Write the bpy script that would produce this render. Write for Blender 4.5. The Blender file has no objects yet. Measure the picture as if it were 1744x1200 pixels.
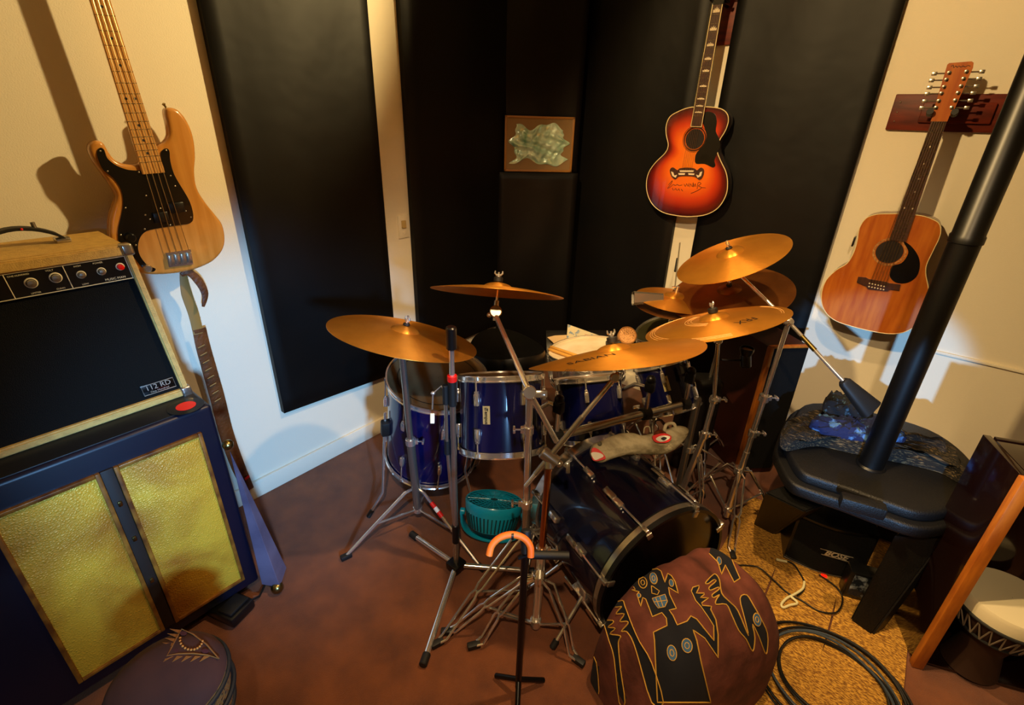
import bpy, bmesh, math, random
from math import pi, sin, cos, radians
from mathutils import Vector, Matrix
from mathutils.bvhtree import BVHTree
from mathutils.geometry import tessellate_polygon
random.seed(7)
sc = bpy.context.scene
COL = sc.collection
# ------------------------------------------------------------------ camera
FPX = 840.4
PITCH, ROLL, YAW = .447, .02834, .6781
CAM = Vector((1.99088, -2.7417, 1.6))
def _basis():
    cp, sp = cos(PITCH), sin(PITCH)
    F = Vector((0, cp, -sp)); U = Vector((0, sp, cp)); R = Vector((1, 0, 0))
    cr, sr = cos(ROLL), sin(ROLL)
    R, U = cr*R + sr*U, -sr*R + cr*U
    ay = Vector((sin(YAW), cos(YAW), 0)); ax = Vector((cos(YAW), -sin(YAW), 0))
    w = lambda v: Vector((v.dot(ax), v.dot(ay), v.z))
    return w(R), w(U), w(F)
R_, U_, F_ = _basis()
cd = bpy.data.cameras.new('camera'); cam = bpy.data.objects.new('camera', cd); COL.objects.link(cam)
cam.matrix_world = Matrix.Translation(CAM) @ Matrix((R_, U_, -F_)).transposed().to_4x4()
cd.sensor_width = 36; cd.lens = FPX/1744*36; cd.clip_start = .02
sc.camera = cam
# ------------------------------------------------------------------ exposure and light
sc.view_settings.view_transform = 'Standard'; sc.view_settings.look = 'None'
sc.view_settings.gamma = 1; sc.view_settings.use_curve_mapping = False
sc.view_settings.exposure = 0.0
w = bpy.data.worlds.new('room_air'); sc.world = w; w.use_nodes = True
w.node_tree.nodes['Background'].inputs[0].default_value = (1, .8, .6, 1)
w.node_tree.nodes['Background'].inputs[1].default_value = .03
def lamp(name, kind, loc, tgt, power, color, **kw):
    l = bpy.data.lights.new(name, kind); l.energy = power; l.color = color
    for k, v in kw.items(): setattr(l, k, v)
    o = bpy.data.objects.new(name, l); COL.objects.link(o); o.location = loc
    o.rotation_euler = (Vector(tgt)-Vector(loc)).to_track_quat('-Z', 'Y').to_euler()
    return o
WARM = (1, .72, .31)
lamp('ceiling_lamp', 'SPOT', (1.75, -1.55, 2.62), (1.25, -1.35, 0), 120, (1, .68, .34), shadow_soft_size=.03, spot_size=radians(84), spot_blend=.45)
lamp('ceiling_lamp', 'SPOT', (2.15, -3.0, 2.45), (1.25, -1.15, .45), 130, (1, .70, .38), shadow_soft_size=.03, spot_size=radians(70), spot_blend=.7)
lamp('track_lamp', 'SPOT', (1.35, -.75, 2.4), (0, -2.5, 2.25), 185, WARM, shadow_soft_size=.03, spot_size=radians(84), spot_blend=.55)
lamp('track_lamp', 'SPOT', (1.15, -2.3, 2.5), (1.95, 0, 1.15), 190, (1, .68, .30), shadow_soft_size=.03, spot_size=radians(82), spot_blend=.4)
COOL = (.24, .54, 1)
lamp('window_daylight', 'SPOT', (3.4, -3.2, 1.55), (0, -1.95, .42), 700, COOL, shadow_soft_size=.10, spot_size=radians(27), spot_blend=.7)
lamp('window_daylight', 'SPOT', (2.5, -4.1, 1.15), (1.96, 0, .54), 620, COOL, shadow_soft_size=.03, spot_size=radians(12), spot_blend=.4)
lamp('window_daylight', 'SPOT', (2.6, -3.5, 1.3), (.5, -2.82, .20), 60, (.5, .8, 1), shadow_soft_size=.03, spot_size=radians(17), spot_blend=.3)
# ------------------------------------------------------------------ placing
def ray(px, py): return F_ + (px-872)/FPX*R_ - (py-600)/FPX*U_
def at(px, py, D): return CAM + ray(px, py)*D
def onx(px, py, X): d = ray(px, py); return CAM + d*((X-CAM.x)/d.x)
def ony(px, py, Y): d = ray(px, py); return CAM + d*((Y-CAM.y)/d.y)
def onz(px, py, Z): d = ray(px, py); return CAM + d*((Z-CAM.z)/d.z)
def topx(P):
    v = Vector(P)-CAM; d = v.dot(F_); return 872+FPX*v.dot(R_)/d, 600-FPX*v.dot(U_)/d
def V(*a): return Vector(a)
def zfor(x, y, py):   # height above (x, y) seen at picture row py
    lo, hi = 0.0, 2.2
    for _ in range(40):
        m = (lo+hi)/2
        if topx((x, y, m))[1] > py: lo = m
        else: hi = m
    return lo
# ------------------------------------------------------------------ materials
def lin(h):
    h = h.lstrip('#'); c = [int(h[i:i+2], 16)/255 for i in (0, 2, 4)]
    return tuple(x/12.92 if x <= .04045 else ((x+.055)/1.055)**2.4 for x in c)+(1,)
MATS = {}
def mat(name, col, rough=.5, metal=0, col2=None, scale=20, detail=4, bump=0, bscale=None, stretch=(1, 1, 1),
        coat=0, spec=.5, aniso=0, emit=0, ramp=(.35, .65), kind='noise', sheen=0, distortion=0, bkind=None):
    if name in MATS: return MATS[name]
    m = bpy.data.materials.new(name); m.use_nodes = True; nt = m.node_tree; N = nt.nodes; L = nt.links
    b = N['Principled BSDF']
    c1 = lin(col) if isinstance(col, str) else tuple(col)+(1,)
    b.inputs['Base Color'].default_value = c1; b.inputs['Roughness'].default_value = rough
    b.inputs['Metallic'].default_value = metal; b.inputs['Coat Weight'].default_value = coat
    b.inputs['Coat Roughness'].default_value = .06; b.inputs['Specular IOR Level'].default_value = spec
    if sheen: b.inputs['Sheen Weight'].default_value = sheen
    if emit:
        b.inputs['Emission Color'].default_value = c1; b.inputs['Emission Strength'].default_value = emit
    if aniso:
        b.inputs['Anisotropic'].default_value = aniso
        t = N.new('ShaderNodeTangent'); t.direction_type = 'RADIAL'; t.axis = 'Z'; b.inputs['Anisotropic Rotation'].default_value = .25; L.new(t.outputs[0], b.inputs['Tangent'])
    if col2 or bump:
        tc = N.new('ShaderNodeTexCoord'); mp = N.new('ShaderNodeMapping'); mp.inputs['Scale'].default_value = stretch
        L.new(tc.outputs['Object'], mp.inputs[0])
        def tex(s, kind=kind):
            if kind == 'voronoi':
                t = N.new('ShaderNodeTexVoronoi'); t.feature = 'DISTANCE_TO_EDGE'; t.inputs['Scale'].default_value = s
                out = t.outputs['Distance']
            elif kind == 'wave':
                t = N.new('ShaderNodeTexWave'); t.inputs['Scale'].default_value = s; t.inputs['Distortion'].default_value = distortion
                t.inputs['Detail'].default_value = detail; out = t.outputs['Fac']
            else:
                t = N.new('ShaderNodeTexNoise'); t.inputs['Scale'].default_value = s; t.inputs['Detail'].default_value = detail
                t.inputs['Distortion'].default_value = distortion; out = t.outputs['Fac']
            L.new(mp.outputs[0], t.inputs['Vector']); return out
        if col2:
            o = tex(scale); r = N.new('ShaderNodeValToRGB')
            r.color_ramp.elements[0].position = ramp[0]; r.color_ramp.elements[1].position = ramp[1]
            r.color_ramp.elements[0].color = c1
            r.color_ramp.elements[1].color = lin(col2) if isinstance(col2, str) else tuple(col2)+(1,)
            L.new(o, r.inputs[0]); L.new(r.outputs[0], b.inputs['Base Color'])
        if bump:
            o = tex(bscale or scale, bkind or kind); bp = N.new('ShaderNodeBump'); bp.inputs['Strength'].default_value = bump
            bp.inputs['Distance'].default_value = .01
            L.new(o, bp.inputs['Height']); L.new(bp.outputs[0], b.inputs['Normal'])
    MATS[name] = m; return m
M_wall = mat('wall_paint', '#e6dcc4', .75, bump=.12, bscale=260)
M_carpet = mat('brown_carpet', '#5a2c10', .95, col2='#7c421a', scale=9, detail=8, bump=.5, bscale=420, sheen=.2, ramp=(.3, .7))
M_ceil = mat('ceiling_paint', '#d8c8a8', .8)
M_vinyl = mat('black_vinyl', '#050505', .5, spec=.22, col2='#0a0705', scale=3, bump=.7, bscale=3.0, detail=3)
M_mat = mat('woven_mat', '#7c5014', .85, col2='#d09a38', scale=190, detail=2, bump=.6, bscale=190, stretch=(.45, 1.5, 1), ramp=(.4, .6))
M_chrome = mat('chrome', '#f4f0ea', .15, .9)
M_steel = mat('worn_steel', '#b8b2a6', .24, .92)
M_pipechrome = mat('grey_steel_tube', '#8c8882', .32, .85)
M_blackmetal = mat('black_metal', '#0c0c0d', .35, .3)
M_rubber = mat('black_rubber', '#0a0a0a', .6)
M_plastic = mat('black_plastic', '#0d0d0e', .3)
M_bronze = mat('cymbal_bronze', '#e29a3a', .40, .78, aniso=.8, col2='#d08a30', scale=9, detail=6, bump=.10, bscale=60)
M_bronze_shaded = mat('cymbal_bronze_shaded', '#a8682c', .44, .75, aniso=.6, col2='#844e20', scale=7, detail=6, bump=.10, bscale=60)  # darker copy of the bronze, shade from the cymbal above put into the colour
M_ink = mat('black_ink', '#140c06', .6)
M_blue = mat('blue_lacquer', (.002, .003, .040), .22, 0, coat=.6, spec=.3)
M_navy = mat('navy_lacquer', (.002, .003, .012), .2, 0, coat=.6, spec=.3, col2=(.004, .005, .022), scale=6)
M_head = mat('drum_skin', '#e9dcc0', .5, col2='#d4bf98', scale=8)
M_headsmoke = mat('smoke_drum_skin', '#6e5436', .35, col2='#4a3722', scale=6)
M_headblack = mat('black_drum_skin', '#090807', .2)
M_headgreen = mat('olive_drum_skin', '#3c3a24', .3)
M_badge = mat('badge', '#cbbb86', .35, .4)
M_bassbody = mat('natural_ash', '#b87a30', .25, col2='#c98c40', scale=5, stretch=(1, 9, .6), coat=.8, detail=6)
M_maple = mat('maple', '#c08a48', .3, col2='#d09a58', scale=6, stretch=(1, 12, 8), coat=.5)
M_pick = mat('black_pickguard', '#070606', .22, coat=.4)
M_fret = mat('fret_nickel', '#a89878', .25, 1)
M_rose = mat('rosewood', '#32180c', .45, col2='#46220f', scale=30, stretch=(4, 1, 1))
M_string = mat('string_wire', '#b8a078', .3, 1)
M_pearl = mat('pearl', '#e8d8b8', .25, coat=.5)
M_cedar = mat('cedar_top', '#a24e14', .3, col2='#b8661e', scale=6, stretch=(8, .6, 1), coat=.6)
M_cedarside = mat('mahogany_side', '#5a2610', .3, coat=.5)
M_binding = mat('cream_binding', '#e8d49c', .4)
M_redwood = mat('mahogany_board', '#6c220c', .5, col2='#481406', scale=7, stretch=(1, 1, 6), spec=.3)
M_cream = mat('cream_tolex', '#caa254', .6, col2='#b8924a', scale=60, bump=.25, bscale=300)
M_grille = mat('black_grille', '#0a0a09', .9, bump=.5, bscale=500, spec=.2)
M_cabblue = mat('navy_paint', (.002, .003, .013), .4)
M_cabtop = mat('black_paint_top', '#0c0c0e', .5)
M_gold = mat('gold_crackle', '#94500a', .5, .2, col2='#d8a82e', scale=3.2, detail=6, bump=.35, bscale=150, bkind='voronoi', ramp=(.32, .58), distortion=.6)
M_goldframe = mat('gilt_wood', '#9a6420', .4, .2, col2='#5c3210', scale=20, stretch=(1, 1, 1))
M_teal = mat('teal_plastic', '#0a9cc8', .3, coat=.3)
M_tealdk = mat('dark_teal', '#043a44', .5)
M_orange = mat('orange_foam', '#f0711a', .55)
M_red = mat('red_tape', '#d81208', .5)
M_redlabel = mat('red_disc', '#e8281a', .5)
M_white = mat('white_paint', '#e8e0d0', .5)
M_leather = mat('brown_leather', '#6b3c14', .5, col2='#4c2808', scale=10, bump=.3, bscale=80)
M_tan = mat('tan_leather', '#8a6a30', .6)
M_brass = mat('aged_brass', '#8a7a48', .28, 1)
M_lilac = mat('lilac_metal', '#74708c', .35, .35, col2='#565470', scale=8, detail=6)
M_drift = mat('driftwood', '#c8bc98', .8, col2='#7c7052', scale=9, detail=10, stretch=(1, 3, 3), bump=.6, bscale=30)
M_iron = mat('cast_iron', '#0d0c0b', .5, .2, bump=.25, bscale=220)
M_pipe = mat('stove_black', '#050505', .38, .1)
M_blanket = mat('striped_blanket', '#14120f', .95, col2='#6c5a3c', scale=60, detail=8, stretch=(.25, 3.5, 3.5), bump=.8, bscale=90, ramp=(.52, .66))
M_blueblanket = mat('blue_blanket', '#101c48', .95, col2='#4c78b0', scale=24, detail=3, bump=.6, bscale=40, ramp=(.55, .62))
M_batik = mat('brown_batik', '#4c2012', .9, col2='#70382a', scale=12, detail=6, bump=.3, bscale=30)
M_batiknavy = mat('navy_batik', '#080a16', .9)
M_thread = mat('gold_thread', '#c89838', .8)
M_batikblue = mat('blue_batik', '#3a5f84', .9)
M_oakedge = mat('orange_oak', '#c07020', .45, col2='#a0561a', scale=10, stretch=(6, 6, 1))
M_redside = mat('red_brown_side', '#3c1206', .5, col2='#2c0c04', scale=5)
M_darkwood = mat('dark_wood', '#160806', .15, coat=.6)
M_paper = mat('printed_paper', '#c8bc98', .7, col2='#7088a0', scale=40, ramp=(.55, .62))
M_beigemesh = mat('beige_mesh', '#5c3a1c', .7, col2='#d89a58', scale=170, kind='voronoi', ramp=(.02, .12))
M_stick = mat('hickory', '#d8a048', .5)
M_mylar = mat('crumpled_film', '#dcf8e4', .15, .1, coat=1, col2='#74ac90', scale=5, detail=6, distortion=2, bump=1, bscale=9)
M_kraft = mat('brown_mat_board', '#8c7048', .7)
M_picframe = mat('thin_wood_frame', '#9c6c30', .5)
M_glass = mat('dark_screen', '#1c2028', .15, col2='#9aa4b0', scale=30, ramp=(.5, .7))
M_skin = mat('goat_skin', '#d8ccaa', .6)
M_cord = mat('black_cord', '#090909', .5)
M_cable = mat('grey_cable', '#3a4450', .4)
M_tapew = mat('white_tape', '#d8d0a0', .6)
M_dial = mat('silver_knob', '#b8b0a0', .25, .9)
M_cloth = mat('dark_brown_cloth', '#2c0f06', .9, col2='#401a0a', scale=8)
M_ochre = mat('ochre_print', '#7c4a10', .9)
M_maroon = mat('maroon_print', '#3c0a10', .9)
M_strawweave = mat('woven_straw', '#7c5018', .8, col2='#221204', scale=90, kind='voronoi', bump=.6, ramp=(.3, .1))
# sunburst top
def sunburst(c):
    m = bpy.data.materials.new('sunburst_top'); m.use_nodes = True; nt = m.node_tree; N = nt.nodes; L = nt.links; b = N['Principled BSDF']
    at_ = N.new('ShaderNodeAttribute'); at_.attribute_name = 'edge'
    r = N.new('ShaderNodeValToRGB'); e = r.color_ramp.elements
    e[0].position = 0; e[0].color = lin('#2a0402'); e[1].position = 1; e[1].color = lin('#f08018')
    for p, cc in ((.13, '#6a0c02'), (.30, '#c8380a'), (.52, '#ee6c12')): q = e.new(p); q.color = lin(cc)
    L.new(at_.outputs['Fac'], r.inputs[0]); L.new(r.outputs[0], b.inputs['Base Color'])
    b.inputs['Roughness'].default_value = .25; b.inputs['Coat Weight'].default_value = .7
    MATS['sunburst'] = m; return m
M_burst = sunburst(None)
# ------------------------------------------------------------------ mesh helpers
def catmull(pts, n=6, closed=True):
    P = [Vector(p) for p in pts]; out = []; N = len(P)
    for i in range(N if closed else N-1):
        if closed: a, b, c, d = P[i-1], P[i], P[(i+1) % N], P[(i+2) % N]
        else: a, b, c, d = P[max(i-1, 0)], P[i], P[i+1], P[min(i+2, N-1)]
        for k in range(n):
            t = k/n
            out.append(.5*((2*b)+(c-a)*t+(2*a-5*b+4*c-d)*t*t+(3*b-a-3*c+d)*t**3))
    if not closed: out.append(P[-1])
    return out
def frame(n, up=V(0, 0, 1)):
    n = Vector(n).normalized()
    if abs(n.dot(up)) > .98: up = V(1, 0, 0)
    a = up.cross(n).normalized(); b = n.cross(a); return a, b, n
class MB:
    def __init__(s, origin=None): s.bm = bmesh.new(); s.o = Vector(origin) if origin is not None else V(0, 0, 0)
    def v(s, p): return s.bm.verts.new(Vector(p)-s.o)
    def f(s, vs, smooth=True, mi=0):
        try:
            fc = s.bm.faces.new(vs); fc.smooth = smooth; fc.material_index = mi; return fc
        except ValueError: return None
    def ring(s, c, a, b, r, n, r2=None):
        return [s.v(c+a*(r*cos(2*pi*i/n))+b*((r2 or r)*sin(2*pi*i/n))) for i in range(n)]
    def skin(s, rings, cap=True, closed=True, smooth=True):
        for A, B in zip(rings, rings[1:]):
            n = len(A)
            for i in range(n if closed else n-1): s.f([A[i], A[(i+1) % n], B[(i+1) % n], B[i]], smooth)
        if cap: s.f(list(reversed(rings[0])), False); s.f(rings[-1], False)
        return s
    def tube(s, pts, r, n=10, cap=True):
        P = [Vector(p) for p in pts]; rs = r if isinstance(r, (list, tuple)) else [r]*len(P)
        rings = []; prev = None
        for i, p in enumerate(P):
            d = (P[min(i+1, len(P)-1)]-P[max(i-1, 0)])
            d = d.normalized() if d.length > 1e-9 else V(0, 0, 1)
            if prev is None: a, b, _ = frame(d)
            else:
                a = (prev-d*prev.dot(d))
                a = a.normalized() if a.length > 1e-6 else frame(d)[0]
                b = d.cross(a)
            prev = a; rings.append(s.ring(p, a, b, rs[i], n))
        return s.skin(rings, cap)
    def loop(s, pts, r, n=8):
        P = [Vector(p) for p in pts]; N = len(P); rings = []; prev = None
        for i, p in enumerate(P):
            d = (P[(i+1) % N]-P[i-1]).normalized()
            if prev is None: a, b, _ = frame(d)
            else: a = (prev-d*prev.dot(d)).normalized(); b = d.cross(a)
            prev = a; rings.append(s.ring(p, a, b, r, n))
        rings.append(rings[0])
        return s.skin(rings, cap=False)
    def lathe(s, c, ax, prof, n=40, cap=False):
        a, b, d = frame(ax); c = Vector(c)
        rings = [s.ring(c+d*h, a, b, max(r, 1e-4), n) for r, h in prof]
        return s.skin(rings, cap)
    def cyl(s, p, q, r, n=20, bev=0):
        p, q = Vector(p), Vector(q); L = (q-p).length
        if bev: return s.lathe(p, q-p, [(r-bev, 0), (r, bev), (r, L-bev), (r-bev, L)], n, True)
        return s.lathe(p, q-p, [(r, 0), (r, L)], n, True)
    def sph(s, c, r, n=16, ax=(0, 0, 1), sq=1):
        prof = [(r*sin(pi*i/n), -r*cos(pi*i/n)*sq) for i in range(n+1)]
        return s.lathe(c, ax, prof, n*2)
    def box(s, c, ex, ey, ez, bev=0, seg=2):
        c, ex, ey, ez = Vector(c), Vector(ex), Vector(ey), Vector(ez)
        vs = {}
        for i in (-1, 1):
            for j in (-1, 1):
                for k in (-1, 1): vs[i, j, k] = s.v(c+ex*i+ey*j+ez*k)
        fs = []
        for q in (((-1,-1,-1),(-1,1,-1),(1,1,-1),(1,-1,-1)), ((-1,-1,1),(1,-1,1),(1,1,1),(-1,1,1)),
                  ((-1,-1,-1),(1,-1,-1),(1,-1,1),(-1,-1,1)), ((-1,1,-1),(-1,1,1),(1,1,1),(1,1,-1)),
                  ((-1,-1,-1),(-1,-1,1),(-1,1,1),(-1,1,-1)), ((1,-1,-1),(1,1,-1),(1,1,1),(1,-1,1))):
            fs.append(s.f([vs[t] for t in q], False))
        if bev:
            es = list({e for f in fs if f for e in f.edges})
            bmesh.ops.bevel(s.bm, geom=es, offset=bev, segments=seg, affect='EDGES', profile=.5)
        return s
    def abox(s, lo, hi, bev=0, seg=2):
        lo, hi = Vector(lo), Vector(hi); c = (lo+hi)/2; h = (hi-lo)/2
        return s.box(c, (h.x, 0, 0), (0, h.y, 0), (0, 0, h.z), bev, seg)
    def slab(s, poly, th, bev=0, smooth=False):   # poly: 3D points of the front face; th: vector to the back
        P = [Vector(p) for p in poly]; th = Vector(th); nn = len(P)
        nrm = -th.normalized()
        A = [s.v(p) for p in P]; B = [s.v(p+th) for p in P]
        s.f(A, False); s.f(list(reversed(B)), False)
        for i in range(nn): s.f([A[i], B[i], B[(i+1) % nn], A[(i+1) % nn]], smooth)
        return s
    def pillow(s, poly, th, rnd=.01, steps=4):    # slab with rounded front and back edges
        P = [Vector(p) for p in poly]; th = Vector(th); T = th.length; d = th.normalized(); c = sum(P, V(0,0,0))/len(P); n = len(P)
        def inset(k):
            out = []
            for i in range(n):
                e = (P[(i+1) % n]-P[i-1]).normalized(); m = e.cross(d)
                if m.dot(P[i]-c) < 0 and False: m = -m
                out.append(P[i]-m*k*sgn)
            return out
        area = sum(((P[i]-c).cross(P[(i+1) % n]-c)).dot(d) for i in range(n)); sgn = 1 if area > 0 else -1
        rings = []
        for i in range(steps+1):
            a = pi/2*i/steps; k = rnd*(1-sin(a)); h = rnd*(1-cos(a)); rings.append([s.v(p+d*h) for p in inset(k)])
        for i in range(steps+1):
            a = pi/2*i/steps; k = rnd*(1-cos(a)); h = T-rnd*(1-sin(a)); rings.append([s.v(p+d*h) for p in inset(k)])
        return s.skin(rings, True)
    def mesh(s, name, mats):
        bmesh.ops.recalc_face_normals(s.bm, faces=s.bm.faces[:])
        me = bpy.data.meshes.new(name); s.bm.to_mesh(me); s.bm.free()
        me.set_sharp_from_angle(angle=radians(40))
        for m in (mats if isinstance(mats, (list, tuple)) else [mats]): me.materials.append(m)
        return me
    def build(s, name, mats, parent=None, label=None):
        o = bpy.data.objects.new(name, s.mesh(name, mats)); COL.objects.link(o)
        if parent: o.parent = parent
        else: o.location = s.o
        if label: o['label'] = label
        return o
def tag(o, label, cat, group=None, kind=None):
    o['label'] = label; o['category'] = cat
    if group: o['group'] = group
    if kind: o['kind'] = kind
    return o
def thing(name, label, cat, loc=(0, 0, 0), group=None, M=None):
    o = bpy.data.objects.new(name, None); COL.objects.link(o); o.empty_display_size = .05
    if M is not None: o.matrix_world = M
    else: o.location = loc
    return tag(o, label, cat, group)
def struct(o): o['kind'] = 'structure'; return o
def mframe(c, xax, yax, zax):
    M = Matrix((Vector(xax).normalized(), Vector(yax).normalized(), Vector(zax).normalized())).transposed().to_4x4()
    M.translation = Vector(c); return M
def zframe(c, n, spin=None):
    n = Vector(n).normalized(); up = Vector(spin) if spin is not None else R_
    a = (up-n*up.dot(n)).normalized(); return mframe(c, a, n.cross(a), n)
def text_mesh(txt, size, mats, M, name, parent, extrude=.0004, font_shear=0, sx=1, align='CENTER', bold=0):
    cu = bpy.data.curves.new('t', 'FONT'); cu.body = txt; cu.size = size; cu.extrude = extrude
    cu.align_x = align; cu.align_y = 'CENTER'; cu.shear = font_shear; cu.resolution_u = 3; cu.offset = bold
    to = bpy.data.objects.new('t', cu); COL.objects.link(to)
    dg = bpy.context.evaluated_depsgraph_get(); me = bpy.data.meshes.new_from_object(to.evaluated_get(dg))
    COL.objects.unlink(to); bpy.data.objects.remove(to)
    rt = parent
    while rt is not None and rt.parent: rt = rt.parent
    if rt is not None and rt.matrix_basis.to_3x3() == Matrix.Identity(3): M = Matrix.Translation(-rt.location) @ M
    me.transform(M @ Matrix.Diagonal((sx, 1, 1, 1))); me.materials.clear(); me.materials.append(mats)
    o = bpy.data.objects.new(name, me); COL.objects.link(o)
    if parent: o.parent = parent
    return o
# ------------------------------------------------------------------ the room
def quad(name, pts, m):
    b = MB(); b.f([b.v(p) for p in pts], False); return struct(b.build(name, m))
XR, YF, ZC = 4.4, -5.2, 2.75
def roombox(name, lo, hi, m): return struct(MB().abox(lo, hi).build(name, m))
roombox('wall_left', (-.12, YF, -.05), (0, .12, ZC), M_wall)
roombox('wall_back', (0, 0, -.05), (XR, .12, ZC), M_wall)
roombox('wall_right', (XR, YF, -.05), (XR+.12, .12, ZC), M_wall)
roombox('wall_front', (-.12, YF-.12, -.05), (XR+.12, YF, ZC), M_wall)
roombox('ceiling', (-.12, YF-.12, ZC), (XR+.12, .12, ZC+.1), M_ceil)
# carpet with soft ripples
b = MB(); nx, ny = 110, 130; G = []
for i in range(nx+1):
    row = []
    for j in range(ny+1):
        x = XR*i/nx; y = YF*j/ny
        h = .004*sin(7*x+3*y)*sin(5*y-2*x)+.003*sin(13*x-9*y)
        row.append(b.v((x, y, h*.6-.003)))
    G.append(row)
for i in range(nx):
    for j in range(ny): b.f([G[i][j], G[i+1][j], G[i+1][j+1], G[i][j+1]])
bo = b.bm
for ring in ([G[i][0] for i in range(nx+1)],): pass
struct(b.build('floor', M_carpet))
struct(MB().abox((0, YF, -.003), (.014, -.0, .085), .003).build('baseboard_left', M_wall))
struct(MB().abox((.014, -.014, -.003), (XR, 0, .085), .003).build('baseboard_back', M_wall))
# ledge on the wall right of the stove
ql = ony(1601, 599.5, 0)
struct(MB().abox((2.2, -.012, ql.z-.006), (XR, 0, ql.z+.006), .002).build('trim_1', M_wall))
# ------------------------------------------------------------------ acoustic panels
def vinyl_panel(label, c0, c1, z0, z1, nrm, th, group='black acoustic panels on the walls', name='acoustic_baffle', z0b=None):
    # c0,c1: xy of the two front vertical edges (left, right as seen), nrm into the room
    c0, c1, nrm = Vector(c0), Vector(c1), Vector(nrm)
    z0b = z0 if z0b is None else z0b
    t = thing(name, label, 'acoustic panel', ((c0+c1)/2).to_tuple()[:2]+(z0,), group)
    b = MB(t.location); N, K = 26, 60; G = []
    for i in range(N+1):
        row = []
        for j in range(K+1):
            u = i/N; v_ = j/K; zz = (z0*(1-u)+z0b*u)*(1-v_)+z1*v_
            e = min(u, 1-u)*(c1-c0).length; ez = min(v_*(z1-z0), (1-v_)*(z1-z0)); ee = min(e, ez)
            rd = .012*(1-min(1, ee/.018))**2
            p = c0*(1-u)+c1*u; wr = .0035*sin(9*u+6*v_+3*sin(5*v_))*min(1, ee/.08)
            row.append(b.v((p.x+nrm.x*(-rd+wr), p.y+nrm.y*(-rd+wr), zz)))
        G.append(row)
    for i in range(N):
        for j in range(K): b.f([G[i][j], G[i+1][j], G[i+1][j+1], G[i][j+1]])
    edge = [G[i][0] for i in range(N+1)]+[G[N][j] for j in range(1, K+1)]+[G[i][K] for i in range(N-1, -1, -1)]+[G[0][j] for j in range(K-1, 0, -1)]
    n3 = nrm.to_3d(); base = c0.to_3d()-n3*(th)
    back = [b.bm.verts.new(v.co-n3*((v.co+t.location-base).dot(n3))) for v in edge]
    b.skin([edge, back], cap=False, smooth=False); b.f(back, False)
    b.build('vinyl_cover', M_vinyl, t)
    return t
TH = .042
zl, zr = onx(485, 706, TH).z, onx(673, 638, TH).z
vinyl_panel('wide black vinyl acoustic panel beside the bass guitar on the left wall', (TH, onx(349, 70, .006).y), (TH, onx(634, 70, TH).y), zl, 2.62, (1, 0), TH-.003, z0b=zr)
vinyl_panel('black vinyl acoustic panel right of the light switch', (TH, onx(679, 70, .006).y), (TH, -.385), .36, 2.62, (1, 0), TH-.003)
s2 = math.sqrt(.5)
pxz = lambda px, py, q: (lambda d: (CAM+d*(((q.x-q.y)-(CAM.x-CAM.y))/(d.x-d.y))))(ray(px, py))   # point on the diagonal x-y=const plane
ll = pxz(848, 250, V(.11, -.37, 0)); rr = pxz(986, 250, V(.11, -.37, 0))
pl, pr = V(ll.x, ll.y), V(rr.x, rr.y)
zled = pxz(915, 292, V(.11, -.37, 0)).z
vinyl_panel('narrow black vinyl corner panel above the shiny picture', pl, pr, zled, 2.62, (s2, -s2), .03, 'black corner panels')
pl2, pr2 = pl+V(s2, -s2)*.045, pr+V(s2, -s2)*.045
vinyl_panel('narrow black vinyl corner panel under the shiny picture, forming its ledge', pl2, pr2, .08, zled-.003, (s2, -s2), .06, 'black corner panels')
xs0, xs1 = ony(1152, 370, -.006).x, ony(1187, 370, -TH).x
vinyl_panel('black vinyl acoustic panel between the corner and the white wall strip', (.25, -TH), (xs0, -TH), .15, 2.62, (0, -1), TH-.003)
vinyl_panel('widest black vinyl acoustic panel, right of the sunburst guitar', (xs1, -TH), (ony(1440, 340, -.006).x, -TH), .15, 2.62, (0, -1), TH-.003)
# ------------------------------------------------------------------ light switch
p = onx(686, 386, 0)
t = thing('light_switch', 'cream light switch plate on the wall strip between two black panels', 'light switch', p)
MB(p).abox(p+V(0, -.03, -.055), p+V(.006, .03, .055), .002).build('cover_plate', M_wall, t)
MB(p).abox(p+V(.004, -.012, -.005), p+V(.014, .012, .032), .002).build('rocker', mat('switch_ivory', '#c0a468', .4), t)
MB(p).cyl(p+V(.004, 0, -.028), p+V(.009, 0, -.028), .008).build('dimmer_knob', M_wall, t)
# ------------------------------------------------------------------ picture in the corner
ctr = pxz(918, 246, V(.135, -.375, 0))
ex = V(s2, s2, 0); nn = V(s2, -s2, 0)
hw = (pxz(977, 246, V(.135, -.375, 0))-pxz(860, 246, V(.135, -.375, 0))).length/2
hh = (pxz(916, 198, V(.135, -.375, 0)).z-zled)/2; ctr.z = zled+hh+.001
t = thing('framed_picture', 'thin-framed picture of crumpled shiny green film on the corner ledge', 'picture', ctr-V(0, 0, hh))
o = t.location
fb = MB(o)
for sx in (-1, 1): fb.box(ctr+ex*(sx*(hw-.006)), ex*.006, nn*.008, V(0, 0, hh), .002)
for sz in (-1, 1): fb.box(ctr+V(0, 0, sz*(hh-.006)), ex*hw, nn*.008, V(0, 0, .006), .002)
fb.build('frame', M_picframe, t)
MB(o).box(ctr, ex*(hw-.008), nn*.003, V(0, 0, hh-.008)).build('mat_board', M_kraft, t)
b = MB(o); G = []
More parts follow.
